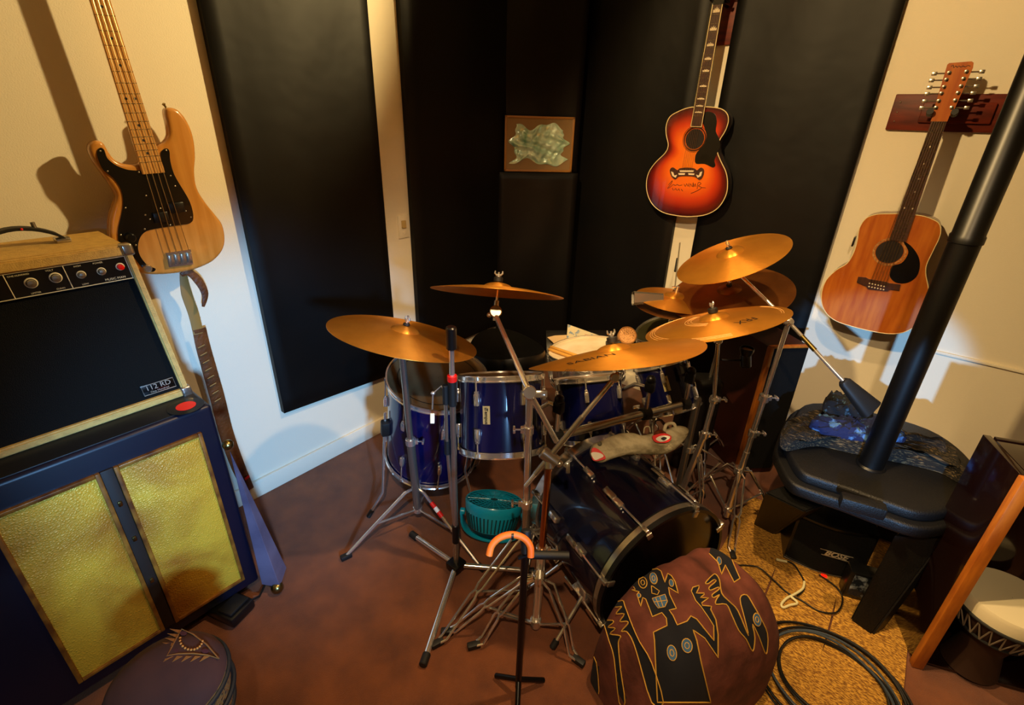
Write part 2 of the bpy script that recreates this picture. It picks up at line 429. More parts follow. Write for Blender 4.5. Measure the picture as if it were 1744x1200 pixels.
for i in range(50):
    row = []
    for j in range(36):
        u = (i/49*2-1); v_ = (j/35*2-1)
        ru = .80+.10*sin(5*v_+1)+.05*sin(11*v_); rv = .72+.12*sin(4*u)+.06*sin(9*u+2)
        a = u*ru*(hw-.012); c = v_*rv*(hh-.012)
        e = (1-abs(u)**4)*(1-abs(v_)**4)
        h = .008+e*(.010+.006*sin(6*u+4*sin(3*v_))+.004*sin(13*v_+5*u)+.003*sin(21*u-9*v_))
        row.append(b.v(ctr+ex*a+V(0, 0, c)+nn*h))
    G.append(row)
for i in range(49):
    for j in range(35): b.f([G[i][j], G[i+1][j], G[i+1][j+1], G[i][j+1]])
b.build('crumpled_film', M_mylar, t)
# ------------------------------------------------------------------ guitars
def P2(plane, pts, ox, oy, k, n=4, closed=True, smooth=True):
    q = [plane(ox+x*k, oy+y*k) for x, y in pts]
    return catmull(q, n, closed) if smooth else q
def lift(pts, v): return [p+v for p in pts]
def edge_top(name, outline, nrm, mat_, parent, origin, vor=None):
    # face filled with inward offset rings and an 'edge' attribute (0 at rim, 1 centre)
    b = MB(origin); n = len(outline); c = sum(outline, V(0,0,0))/n; rings = []
    lay = b.bm.verts.layers.float.new('edge')
    for k in range(12):
        f = k/12; ring = []
        for p in outline:
            v = b.v(p*(1-f)+c*f); v[lay] = f*1.0; ring.append(v)
        rings.append(ring)
    b.skin(rings, cap=False); cv = b.v(c); cv[lay] = 1
    for i in range(n): b.f([rings[-1][i], rings[-1][(i+1) % n], cv])
    return b.build(name, mat_, parent)
# --- natural bass on the left wall
XB = .10
pb = lambda x, y: onx(x, y, XB)
body = [(645,372),(690,375),(730,410),(765,470),(785,540),(792,620),(788,700),(800,780),(840,850),(895,920),(930,970),(943,1040),(930,1100),(885,1152),(830,1182),(760,1205),(650,1222),(550,1222),(470,1200),(400,1140),(360,1070),(350,1000),(355,930),(372,870),(385,820),(360,770),(310,700),(270,640),(248,590),(252,555),(280,538),(320,550),(350,600),(385,640),(440,660),(500,655),(560,610),(600,565),(635,545),(655,510),(650,460),(638,400)]
OB = P2(pb, body, 70, 60, 1/3)
root = pb(262, 440); root.z = onx(300, 467, XB).z
bass = thing('bass_guitar', 'natural wood bass guitar with black pickguard hanging on the left wall', 'bass guitar', root)
MB(root).pillow(OB, V(-.042, 0, 0), .011, 4).build('body', M_bassbody, bass)
pgd = [(300,575),(322,585),(340,630),(390,668),(450,688),(515,692),(560,700),(630,695),(615,640),(612,600),(635,578),(655,590),(660,640),(680,710),(720,780),(760,850),(778,920),(765,958),(700,970),(600,985),(540,1000),(508,1030),(495,1080),(508,1130),(545,1175),(585,1192),(570,1208),(520,1190),(470,1130),(420,1090),(398,1060),(393,1000),(408,930),(420,860),(410,790),(370,730),(320,690),(295,640),(286,600)]
PG = P2(lambda x, y: onx(x, y, XB+.003), pgd, 70, 60, 1/3, 3)
pg = MB(root).slab(PG, V(-.003, 0, 0)).build('pickguard', M_pick, bass)
for x, y in ((303,592),(340,695),(500,700),(640,588),(662,718),(686,770),(722,877),(766,930),(740,898),(537,820),(432,882),(533,918),(557,940),(408,1020),(485,1072),(530,990),(660,970),(610,885)):
    q = onx(70+x/3, 60+y/3, XB+.004); MB(root).sph(q, .0028, 6, (1, 0, 0), .4).build('screw', M_dial, pg)
kb = MB(root)
for x, y, r in ((453,1032,.014),):
    q = onx(70+x/3, 60+y/3, XB+.003); kb.lathe(q, (1, 0, 0), [(r, 0), (r, .012), (r*.75, .018), (0, .018)], 20)
kb.build('knob', M_blackmetal, bass)
q = onx(250, 456, XB+.003); MB(root).lathe(q, (1, 0, 0), [(.012, 0), (.012, .012), (.009, .016), (0, .016)], 20).build('knob', M_dial, bass)
for (x0, y0, x1, y1) in ((610,900,690,870),(700,880,760,870)):
    a, c = onx(70+x0/3, 60+(y0+20)/3, XB+.009), onx(70+x1/3, 60+(y1+20)/3, XB+.009)
pk = MB(root)
for cx, cy in ((585,935),(665,885)):
    a = onx(70+(cx-10)/3, 60+cy/3, XB+.007); c2 = onx(70+(cx+65)/3, 60+(cy-10)/3, XB+.007)
    pk.box((a+c2)/2, V(.005, 0, 0), (c2-a)/2, V(0, 0, .016), .003)
pk.build('pickup', M_plastic, bass)
# neck
nk = [onx(70+515/3, 60+700/3, XB+.008), onx(70+632/3, 60+697/3, XB+.008)]
n0 = (nk[0]+nk[1])/2
top = (onx(70+310/3, 60+30/3, XB+.008)+onx(70+420/3, 60+30/3, XB+.008))/2
dirn = (top-n0).normalized(); rt = V(1, 0, 0).cross(dirn)*-1
if rt.y < 0: rt = -rt
Ltop = (top-n0).length; wb = (nk[1]-nk[0]).length/2; wt = (onx(420/3+70, 70, XB+.008)-onx(310/3+70, 70, XB+.008)).length/2
Lnut = .62; wn = wb+(wt-wb)*Lnut/Ltop
b = MB(root); rings = []
for k in range(13):
    t_ = k/12; c = n0+dirn*(Lnut*t_-.004); w_ = wb+(wn-wb)*t_; dd = .018
    rings.append([b.v(c+rt*(w_*cx_)+V(1, 0, 0)*(cz_*dd)) for cx_, cz_ in ((-1, 0), (1, 0), (.95, -.5), (.6, -.95), (0, -1.1), (-.6, -.95), (-.95, -.5))])
b.skin(rings); neck = b.build('neck', M_maple, bass)
fr = MB(root)
scaleL = .862; bridge = -(scaleL-Lnut)
for i in range(1, 21):
    pos = bridge+scaleL/(2**(i/12))
    if pos < 0: continue
    t_ = pos/Lnut; w_ = wb+(wn-wb)*t_; c = n0+dirn*pos
    fr.tube([c-rt*w_, c+rt*w_], .0011, 6)
    if i in (3, 5, 7, 9, 12, 15, 17, 19):
        pos2 = bridge+scaleL*(2**(-i/12)+2**(-(i-1)/12))/2; c2 = n0+dirn*pos2
        for s_ in ((-.4, .4) if i == 12 else (0,)): MB(root).cyl(c2+rt*w_*s_, c2+rt*w_*s_+V(.0008, 0, 0), .0035).build('position_dot', M_ink, neck)
fr.build('fret_wires', M_fret, neck)
hc = n0+dirn*Lnut
hs = [(-.022, 0), (.022, 0), (.028, .03), (.03, .12), (.02, .19), (-.005, .225), (-.03, .21), (-.035, .17), (-.03, .12), (-.045, .06), (-.03, .02)]
MB(root).slab(catmull([hc+rt*x+dirn*y-V(.004, 0, 0) for x, y in hs], 4), V(-.014, 0, 0)).build('headstock', M_maple, bass)
for i in range(4):
    c = hc+dirn*(.045+.042*i); g = MB(root); g.cyl(c, c+V(.016, 0, 0), .006); g.tube([c-rt*.02-V(.012, 0, 0), c-rt*.065-V(.012, 0, 0)], .003); g.box(c-rt*.07-V(.012, 0, 0), rt*.01, dirn*.011, V(.002, 0, 0), .001); g.build('tuning_peg', M_dial, bass)
bq = [onx(70+640/3, 400+92/3, XB+.006), onx(70+765/3, 400+75/3, XB+.006), onx(70+778/3, 400+150/3, XB+.006), onx(70+655/3, 400+165/3, XB+.006)]
br = MB(root).slab(bq, V(-.006, 0, 0)).build('bridge', M_steel, bass)
sd = MB(root)
for i in range(4):
    f_ = (i+.5)/4; a = bq[0].lerp(bq[1], f_); c = bq[3].lerp(bq[2], f_)
    sd.box((a+c)/2+V(.004, 0, 0), (c-a)*.35, (bq[1]-bq[0])*.09, V(.004, 0, 0), .001)
sd.build('saddle', M_dial, br)
for i in range(4):
    f_ = (i+.5)/4; a = bq[0].lerp(bq[1], f_)+V(.008, 0, 0); e_ = hc+rt*(-.015+.01*i)+V(.004, 0, 0)
    MB(root).tube([a, e_, e_+dirn*.045+V(-.003,0,0)], .0009, 5).build('string', M_string, bass)
for x, y in ((640,372),):
    q = onx(70+x/3, 60+y/3, XB-.02); MB(root).lathe(q, (0, -.4, .9), [(.003, 0), (.003, .008), (.006, .012), (.002, .015)], 12, True).build('strap_button', M_brass, bass)
hk = thing('guitar_hanger', 'black wall hook holding the natural bass guitar above the frame', 'hanger', V(0, hc.y, hc.z))
a = V(0, hc.y, hc.z+.01)
MB(hk.location).tube([a, a+V(.06, 0, 0)], .008).build('arm', M_blackmetal, hk)
MB(hk.location).tube([a+V(.10, -.035, 0), a+V(.06, -.035, 0), a+V(.06, .035, 0), a+V(.10, .035, 0)], .006).build('yoke', M_rubber, hk)
# --- sunburst acoustic
YS = -.135
ps = lambda x, y: ony(x, y, YS)
sbo = [(1110,366),(1060,370),(1010,388),(965,415),(945,460),(945,510),(955,560),(940,600),(890,650),(856,700),(843,760),(852,820),(880,870),(930,905),(1000,921),(1070,926),(1150,915),(1210,880),(1248,820),(1258,760),(1250,700),(1222,640),(1205,590),(1215,540),(1245,490),(1262,440),(1255,400),(1222,375),(1160,366)]
OS = P2(ps, sbo, 820, 60, 1/3, 4)
root = ps(1175, 370)
gs = thing('acoustic_guitar', 'sunburst jumbo acoustic guitar with signed top hanging over the white strip', 'guitar', root)
MB(root).pillow(lift(OS, V(0, .001, 0)), V(0, .068, 0), .003, 2).build('body', mat('dark_maple_side', '#200a06', .25, coat=.6, col2='#3a1408', scale=8), gs)
tp = edge_top('soundboard', lift(OS, V(0, -.0008, 0)), V(0, -1, 0), M_burst, gs, root)
MB(root).loop(lift(OS, V(0, -.001, 0)), .0022, 6).build('binding', M_binding, gs)
pgp = [(1150,390),(1190,400),(1202,440),(1197,490),(1215,530),(1218,570),(1200,610),(1190,640),(1195,665),(1180,675),(1140,657),(1095,655),(1092,620),(1102,597),(1135,560),(1150,520),(1142,480),(1132,450),(1137,410)]
MB(root).slab(P2(lambda x, y: ony(x, y, YS-.0035), pgp, 820, 60, 1/3, 3), V(0, .002, 0)).build('pickguard', M_pick, gs)
hc_ = ony(820+1090/3, 60+530/3, YS-.0022)
rx = (ony(820+1145/3, 60+530/3, YS)-ony(820+1035/3, 60+530/3, YS)).length/2
MB(root).lathe(hc_, (0, -1, 0), [(rx*.86, 0), (.001, 0)], 40).build('sound_hole', mat('hole_dark', '#1c0e06', .8), gs)
b = MB(root)
for rr_, w_ in ((rx, .0025), (rx*1.12, .001), (rx*.92, .001)): b.loop([hc_+V(cos(t*pi/24)*rr_, 0, sin(t*pi/24)*rr_) for t in range(48)], w_, 5)
b.build('rosette', M_rose, gs)
bm_ = [(962,690),(975,675),(1000,690),(1012,680),(1050,676),(1085,680),(1100,690),(1120,676),(1135,690),(1130,720),(1112,738),(1090,722),(1050,718),(1008,720),(990,735),(970,720)]
bs = MB(root).slab(P2(lambda x, y: ony(x, y, YS-.009), bm_, 820, 60, 1/3, 3), V(0, .007, 0)).build('bridge', M_rose, gs)
b = MB(root)
for poly in ([(1012,690),(1085,690),(1082,698),(1014,698)], [(968,695),(980,700),(985,716),(1000,712),(992,728),(975,718)], [(1128,695),(1116,700),(1111,716),(1096,712),(1104,728),(1122,718)], [(1005,704),(1040,704),(1038,713),(1008,713)], [(1056,704),(1088,706),(1086,714),(1058,713)]):
    b.slab(P2(lambda x, y: ony(x, y, YS-.0105), poly, 820, 60, 1/3, 1, smooth=False), V(0, .001, 0))
b.build('inlay', M_pearl, bs)
b = MB(root)
for st in ([(955,765),(975,742),(968,760),(950,782),(965,775),(980,762),(990,768),(1000,762),(1010,768),(1025,764)], [(1035,760),(1042,772),(1048,758),(1056,772),(1060,755)], [(1064,775),(1068,758),(1078,774),(1082,752),(1084,775),(1092,758),(1095,774)], [(1102,785),(1108,752),(1122,758),(1108,770),(1125,778),(1100,795),(1070,808)], [(1125,778),(1145,780)], [(975,780),(980,792)], [(985,790),(992,782),(996,792)], [(1000,794),(1008,784),(1012,795)], [(1020,786),(1028,796)]):
    q = P2(lambda x, y: ony(x, y, YS-.0022), st, 820, 60, 1/3, 3, closed=False); b.tube(q, .0012, 5)
b.build('signature', M_ink, gs)
# neck
NZ = YS-.012
n1, n2 = ony(820+1066/3, 60+467/3, NZ), ony(820+1127/3, 60+467/3, NZ)
t1, t2 = ony(820+1148/3, 60+27/3, NZ), ony(820+1200/3, 60+27/3, NZ)
c0 = (n1+n2)/2; c1 = (t1+t2)/2; dn = (c1-c0).normalized(); wd = (n2-n1).normalized(); wd = (wd-dn*wd.dot(dn)).normalized(); w0 = (n2-n1).length/2
w0 = .0265; w1 = .0215; LN = .49
def neck_mesh(root, c0, dn, wd, out, w0, w1, L, dep):
    b = MB(root); rings = []
    for k in range(9):
        t_ = k/8; c = c0+dn*L*t_; w_ = w0+(w1-w0)*t_
        rings.append([b.v(c+wd*(w_*a)-out*(q*dep)) for a, q in ((-1, 0), (1, 0), (.95, .5), (.6, .9), (0, 1.05), (-.6, .9), (-.95, .5))])
    return b.skin(rings)
out = V(0, -1, 0)
neck_mesh(root, c0+V(0, .006, 0)+dn*.10, dn, wd, out, w0*.96, w1, LN-.10, .019).build('neck', M_cedarside, gs)
fb_ = MB(root); rr4 = []
for t_, w_ in ((0, w0), (1, w1)):
    c = c0+dn*LN*t_; rr4.append([fb_.v(c-wd*w_), fb_.v(c+wd*w_), fb_.v(c+wd*w_+V(0, .007, 0)), fb_.v(c-wd*w_+V(0, .007, 0))])
fb_.skin(rr4, smooth=False); fbo = fb_.build('fretboard', M_rose, gs)
b = MB(root); bd = MB(root); SL = .648; brg = -(SL-LN)
for i in range(1, 21):
    pos = brg+SL/2**(i/12)
    if pos < .004: continue
    w_ = w0+(w1-w0)*pos/LN; c = c0+dn*pos+out*.0006; b.tube([c-wd*w_, c+wd*w_], .0009, 5)
    if i in (1, 3, 5, 7, 9, 12, 15, 17, 19):
        pos2 = brg+SL*(2**(-i/12)+2**(-(i-1)/12))/2; hgt = SL*(2**(-(i-1)/12)-2**(-i/12))*.30; c = c0+dn*pos2+out*.0005
        crown = [(-.8, -1), (-.8, .1), (-.5, -.2), (-.4, .6), (-.15, 0), (0, 1), (.15, 0), (.4, .6), (.5, -.2), (.8, .1), (.8, -1)]
        MB(root).slab([c+wd*(x*w_*.85)+dn*(y*hgt) for x, y in crown], V(0, .0004, 0)).build('crown_inlay', M_pearl, fbo)
for s_ in (-1, 1): bd.tube([c0+wd*w0*s_, c0+dn*LN+wd*w1*s_], .0017, 5)
bd.tube([c0-wd*w0, c0+wd*w0], .0017, 5)
b.build('fret_wires', M_fret, fbo); bd.build('edge_binding', M_binding, fbo)
hd = c0+dn*LN
MB(root).slab([hd+wd*x+dn*y+out*-.002 for x, y in ((-.022, 0), (.022, 0), (.035, .05), (.038, .16), (.02, .175), (0, .185), (-.02, .175), (-.038, .16), (-.035, .05))], V(0, .014, 0)).build('headstock', M_pick, gs)
for s_ in (-1, 1):
    for k in range(3):
        c = hd+dn*(.05+.045*k)+wd*s_*.024; g = MB(root); g.cyl(c, c+out*.012, .004); g.sph(c+wd*s_*.028-out*.01, .008, 8); g.tube([c-out*.01, c+wd*s_*.025-out*.01], .003, 6); g.build('tuning_peg', M_dial, gs)
for k in range(6):
    e0 = ony(820+(1018+9.5*k+6)/3, 60+690/3, YS-.0125); MB(root).tube([e0, hd+wd*(-.0165+.0066*k)+out*.003], .0006, 5).build('string', M_string, gs)
hb = thing('guitar_hanger', 'dark wooden hanger block holding the sunburst guitar on the white strip', 'hanger', V(hd.x, 0, hd.z+.01))
q = hb.location.copy()
MB(q).abox(V(q.x-.055, -.02, q.z-.15), V(q.x+.065, -.0, q.z+.06), .004).build('block', M_redwood, hb)
MB(q).tube([q, q+V(0, YS+.02, 0)], .006).build('arm', M_blackmetal, hb)
MB(q).tube([q+V(-.033, YS-.03, .012), q+V(-.033, YS+.03, .005), q+V(.033, YS+.03, .005), q+V(.033, YS-.03, .012)], .006).build('yoke', M_rubber, hb)
# --- twelve string
YT = -.15
c7 = [(775,912),(700,912),(640,915),(585,935),(552,985),(540,1050),(522,1110),(488,1165)]
c8 = [(480,200),(425,255),(400,320),(400,390),(428,447),(480,487),(560,515),(680,545),(780,560),(850,555),(910,530),(955,485),(988,420),(1005,350),(1002,290),(990,230),(992,175),(1018,115),(1045,60)]
c7b = [(957,1040),(967,1000),(958,962),(925,940),(870,922)]
pxs = [(1280+x/3, 60+y/3) for x, y in c7]+[(1280+x*.3, 400+y*.3) for x, y in c8]+[(1280+x/3, 60+y/3) for x, y in c7b]
OT = catmull([ony(x, y, YT) for x, y in pxs], 4)
root = ony(1500, 568, YT)
gt = thing('acoustic_guitar', 'orange-brown twelve string acoustic guitar hanging from the wooden plaque at right', 'guitar', root)
MB(root).pillow(lift(OT, V(0, .001, 0)), V(0, .095, 0), .003, 2).build('body', M_cedarside, gt)
MB(root).slab(lift(OT, V(0, -.0012, 0)), V(0, .001, 0)).build('soundboard', M_cedar, gt)
MB(root).loop(lift(OT, V(0, -.0008, 0)), .0017, 6).build('binding', M_binding, gt)
hc_ = ony(1280+782*.3, 400+96*.3, YT-.002)
MB(root).lathe(hc_, (0, -1, 0), [(.047, 0), (.001, 0)], 40).build('sound_hole', mat('hole_dark', '#1c0e06', .8), gt)
b = MB(root); b.lathe(hc_+V(0, -.0005, 0), (0, -1, 0), [(.058, 0), (.058, .0004), (.050, .0004), (.050, 0)], 40); b.build('rosette', mat('rosette_tan', '#8a4c1c', .4, col2='#c08c50', scale=150), gt)
pg_ = [(862,40),(890,50),(925,85),(950,130),(955,180),(940,230),(905,262),(860,275),(815,268),(787,240),(785,205),(800,175),(850,160),(882,120),(888,85)]
MB(root).slab(catmull([ony(1280+x*.3, 400+y*.3, YT-.0035) for x, y in pg_], 3), V(0, .0015, 0)).build('pickguard', M_pick, gt)
bp_ = [(605,238),(650,243),(665,252),(765,268),(780,275),(845,282),(838,315),(785,308),(770,318),(660,305),(648,290),(597,268)]
br = MB(root).slab([ony(1280+x*.3, 400+y*.3, YT-.009) for x, y in bp_], V(0, .0075, 0)).build('bridge', M_rose, gt)
b = MB(root)
for k in range(6):
    for r_ in range(2):
        q = ony(1280+(670+16.5*k+ -3*r_)*.3, 400+(275+3.5*k+18*r_)*.3, YT-.0095); MB(root).sph(q, .0032, 6).build('bridge_pin', M_pearl, br)
# neck
NZ = YT-.010
b0 = ony(1280+738*.3, 400+17*.3, NZ)  # fretboard lower end centre (px 1501..)
b0 = ony(1280+745/3, 60+1050/3, NZ); h0 = ony(1280+958/3, 60+440/3, NZ)
dn = (h0-b0).normalized(); wd = V(1, 0, 0); wd = (wd-dn*wd.dot(dn)).normalized(); LN = (h0-b0).length; w0 = .028; w1 = .0225
neck_mesh(root, b0+V(0, .006, 0)+dn*.11, dn, wd, out, w0*.97, w1, LN-.11, .019).build('neck', M_cedarside, gt)
fb_ = MB(root); rr4 = []
for t_, w_ in ((0, w0), (1, w1)):
    c = b0+dn*LN*t_; rr4.append([fb_.v(c-wd*w_), fb_.v(c+wd*w_), fb_.v(c+wd*w_+V(0, .008, 0)), fb_.v(c-wd*w_+V(0, .008, 0))])
fb_.skin(rr4, smooth=False); fbo = fb_.build('fretboard', M_rose, gt)
b = MB(root); SL = LN/(1-2**(-20/12))
for i in range(1, 20):
    pos = LN-SL*(1-2**(-i/12))
    w_ = w0+(w1-w0)*pos/LN; c = b0+dn*pos+out*.0006; b.tube([c-wd*w_, c+wd*w_], .0009, 5)
    if i in (3, 5, 7, 9, 12):
        pos2 = LN-SL*(1-(2**(-i/12)+2**(-(i-1)/12))/2)
        for s_ in ((-.5, .5) if i == 12 else (0,)): c = b0+dn*pos2+wd*s_*w_; MB(root).cyl(c, c+out*.0006, .003).build('position_dot', M_pearl, fbo)
b.build('fret_wires', M_fret, fbo)
hsp = [(915,440),(925,410),(940,350),(1000,150),(1010,142),(1125,133),(1135,140),(1132,165),(1040,370),(1010,415),(1000,440)]
hsq = [ony(1280+x/3, 60+y/3, NZ+.004) for x, y in hsp]
hds = MB(root).slab(hsq, V(0, .016, 0)).build('headstock', M_cedar, gt)
sg = MB(root); q = [ony(1280+x/3, 60+y/3, NZ+.0035) for x, y in ((1020,160),(1030,152),(1034,166),(1044,156),(1050,164),(1060,156),(1070,163),(1080,156),(1092,162),(1105,155),(1118,158))]
sg.tube(catmull(q, 3, False), .0010, 5); sg.build('headstock_script', M_ink, hds)
lft = [(1010,192),(995,227),(983,264),(970,297),(956,335),(942,370)]
rgt = [(1098,186),(1083,222),(1070,260),(1054,295),(1040,333),(1022,370)]
for S, L_ in ((-1, lft), (1, rgt)):
    for x, y in L_:
        c = ony(1280+x/3, 60+y/3, NZ+.004); g = MB(root)
        g.lathe(c, out, [(.0065, 0), (.0065, .003), (.003, .004), (.003, .012), (0, .013)], 12)
        e = c+wd*S*.035-out*.02; g.tube([c-out*.018, e], .0028, 6); g.box(e+wd*S*.008, wd*.008, out*.0025, dn*.006, .0015); g.build('tuning_peg', M_dial, gt)
for k in range(12):
    kk = k//2; e0 = ony(1280+(672+16.5*kk+(k % 2)*4)*.3, 400+(274+3.5*kk)*.3, YT-.0115)
    MB(root).tube([e0, h0+wd*(-.0175+.007*kk+(k % 2)*.0018)+out*.003], .0006, 5).build('string', M_string, gt)
q = ony(1280+523/3, 60+1052/3, YT+.045); MB(root).box(q, V(.003, 0, 0), V(0, .02, 0), V(0, 0, .02), .001).build('preamp_panel', M_plastic, gt)
# plaque
pq = [ony(x, y, -.022) for x, y in ((1528, 160), (1700, 160), (1712, 232), (1507, 221))]
zt, zb = pq[0].z, pq[3].z; xl, xr_ = pq[3].x, pq[3].x+.42
t = thing('wall_plaque', 'dark red wooden hanger plaque behind the head of the twelve string guitar', 'plaque', V((xl+xr_)/2, 0, zb))
MB(t.location).abox((xl, -.018, zb), (xr_, 0, zt), .004).build('back_board', M_redwood, t)
MB(t.location).abox((xl+.10, -.034, zb+.03), (xr_-.10, -.018, zt-.03), .004).build('raised_board', M_redwood, t)
hkc = h0+dn*.03
for s_ in (-1, 1): MB(t.location).tube([V(hkc.x+s_*.03, -.034, hkc.z-.0), V(hkc.x+s_*.036, YT-.0, hkc.z-.005), V(hkc.x+s_*.036, YT-.03, hkc.z+.003)], .011).build('hook', M_rubber, t)
for zz in (.25, .5, .78): MB(t.location).sph(V(xl+.022, -.019, zb+(zt-zb)*zz), .003, 6).build('screw', M_dial, t)
#PART2
# ------------------------------------------------------------------ drums
def drum(label, cb, ct, r, skin, nl=8, cat='tom drum', name='tom_drum', group=None, badge=None, rot0=0, hoopm=None, shellm=None, head2=None, lug_long=False, hoopw=.018, spin=None):
    cb, ct = Vector(cb), Vector(ct); ax = (ct-cb); L = ax.length
    M = zframe(cb, ax, spin); t = thing(name, label, cat, group=group, M=M); Z = V(0, 0, 1)
    hm = hoopm or M_chrome
    MB().lathe((0,0,0), Z, [(r-.006, .006), (r, .006), (r, L-.006), (r-.006, L-.006)], 56).build('shell', shellm or M_blue, t)
    MB().lathe((0,0,0), Z, [(r+.003, L-.012), (r+.003, L), (r-.004, L+.003), (r-.012, L-.001), (.001, L-.001)], 56).build('batter_head', skin, t)
    MB().lathe((0,0,0), Z, [(r+.003, .012), (r+.003, 0), (r-.012, 0), (.001, 0)], 56).build('resonant_head', head2 or M_headblack, t)
    for nm, z0, s in (('top_hoop', L-.012, 1), ('bottom_hoop', .012, -1)):
        MB().lathe((0,0,0), Z, [(r+.004, z0), (r+.009, z0), (r+.009, z0+s*.004), (r+.006, z0+s*.006), (r+.006, z0+s*hoopw), (r+.010, z0+s*(hoopw+.004)), (r+.004, z0+s*(hoopw+.004)), (r+.004, z0)], 56).build(nm, hm, t)
    for i in range(nl):
        a = rot0+2*pi*i/nl; d = V(cos(a), sin(a), 0); e = V(-sin(a), cos(a), 0)
        for z0, s in ((L*.73, 1), (L*.27, -1)) if not lug_long else ((L*.80, 1), (L*.2, -1)):
            lg = MB(); c = d*(r+.008)+Z*z0
            lg.box(c, e*.0085, d*.008, Z*.021, .003); lg.box(c+Z*s*.018, e*.006, d*.0065, Z*.012, .002)
            lo = lg.build('lug', M_chrome, t)
            zend = (L-.006 if s > 0 else .006)
            MB().tube([d*(r+.010)+Z*(z0+s*.02), d*(r+.010)+Z*zend], .0028, 6).tube([d*(r+.010)+Z*zend, d*(r+.010)+Z*(zend+s*.012)], .0048, 8).build('tension_rod', M_chrome, lo)
    return t
def badge_on(t, r, ang, z, h=.062, w_=.026, txt='Tempus', turn=0):
    d = V(cos(ang), sin(ang), 0); e = V(-sin(ang), cos(ang), 0); Z = V(0, 0, 1)
    b = MB(); rows = []
    for k in range(7):
        u = (k/6*2-1)*w_/2; a2 = ang+u/r; dd = V(cos(a2), sin(a2), 0)
        rows.append([b.v(dd*(r+.0015)+Z*(z-h/2)), b.v(dd*(r+.0015)+Z*(z+h/2))])
    for A, B_ in zip(rows, rows[1:]): b.f([A[0], B_[0], B_[1], A[1]])
    bo_ = b.build('badge', M_badge, t)
    text_mesh(txt, .0165, M_ink, mframe(d*(r+.0022)+Z*(z-.004), -Z, e, d), 'lettering', bo_, bold=.0004)
    lg = MB(); c = d*(r+.0022)+Z*(z+h/2-.010); lg.loop([c+e*(.005*cos(q*pi/5))+Z*(.004*sin(q*pi/5)) for q in range(10)], .0009, 5); lg.tube([c-e*.006+Z*.004, c+e*.006-Z*.004], .0008, 5); lg.build('badge_mark', M_ink, bo_)
def ang_to(t, px, py):   # angle on the drum facing a picture point
    M = t.matrix_world.inverted(); return None
def cam_ang(c, M_): v = M_.inverted().to_3x3() @ (CAM-Vector(c)); return math.atan2(v.y, v.x)
# floor tom
cb, ct = V(.555, -1.527, .20), V(.648, -1.55, .628)
ft = drum('deep blue floor tom with brown head under the left crash cymbal', cb, ct, .2, M_headsmoke, 8, 'floor tom', 'floor_tom', rot0=.25)
Mi = ft.matrix_world; Lf = (ct-cb).length
ca = cam_ang(cb, Mi)
b = MB(); b.lathe((0,0,0), (0,0,1), [(.165, Lf+.0005), (.163, Lf+.0008), (.161, Lf+.0005)], 48); b.build('head_ring', M_ink, ft)
def leg_world(parent, pts_w, r=.0055, nm='leg'):
    inv = parent.matrix_world.inverted(); o = MB().tube([inv@Vector(p) for p in pts_w], r, 8).build(nm, M_chrome, parent)
    MB().cyl(inv@(Vector(pts_w[-1])+(Vector(pts_w[-2])-Vector(pts_w[-1])).normalized()*.035), inv@Vector(pts_w[-1]), .010, 12, .002).build('rubber_foot', M_rubber, o); return o
A = (ct-cb).normalized()
for px_, py_, yy in ((0, 0, None),): pass
fl = onz(627, 880, .006); k1 = onz(652, 835, .05)
side = (at(655, 735, 2.08)); top1 = at(656, 702, 2.03); kn = at(652, 838, 2.15)
leg_world(ft, [top1, side, kn, fl])
c_l = cb+A*.23; dl_ = (side-c_l); dl_ = (dl_-A*dl_.dot(A)).normalized()
inv = ft.matrix_world.inverted()
MB().box(inv@(side*.55+(c_l+dl_*.2)*.45), inv.to_3x3()@(dl_*.022), inv.to_3x3()@(A.cross(dl_)*.018), inv.to_3x3()@(A*.038), .008).build('leg_bracket', M_rubber, ft)
for d_ in (V(.75, -.05, 0), V(.1, 1, 0)):
    d_ = d_.normalized(); p0 = cb+A*.33+d_*.228; leg_world(ft, [p0, cb+A*.02+d_*.225, (cb+d_*.30).xy.to_3d()+V(0, 0, .008)])
    q0 = cb+A*.22+d_*.213
    MB().box(inv@q0, inv.to_3x3()@(d_*.014), inv.to_3x3()@(A.cross(d_)*.018), inv.to_3x3()@(A*.036), .006).build('leg_bracket', M_rubber, ft)
# mounted toms
g_t = None
n1 = V(-.30, .29, .91).normalized(); b1 = V(1.035, -1.598, .498)
t1 = drum('large blue tom with cream badge in front of the floor tom', b1, b1+n1*.262, .15, M_headsmoke, 6, badge=True, rot0=0)
a1 = cam_ang(b1, t1.matrix_world)
badge_on(t1, .15, a1-.34, .14)
for ob in [o_ for o_ in t1.children if o_.name.startswith('lug')]: pass
n2 = V(-.38, .26, .88).normalized(); b2 = at(1012, 745, 2.06)
t2 = drum('middle blue tom behind the silver boom arm and rack tube', b2, b2+n2*.25, .135, M_headsmoke, 6, rot0=.3)
n3 = V(-.48, .12, .86).normalized(); b3 = at(1146, 692, 2.12)
t3 = drum('smallest blue tom with cream badge at the right end of the rack', b3, b3+n3*.20, .112, M_headsmoke, 6, rot0=.2)
a3 = cam_ang(b3, t3.matrix_world); badge_on(t3, .112, a3-.02, .12)
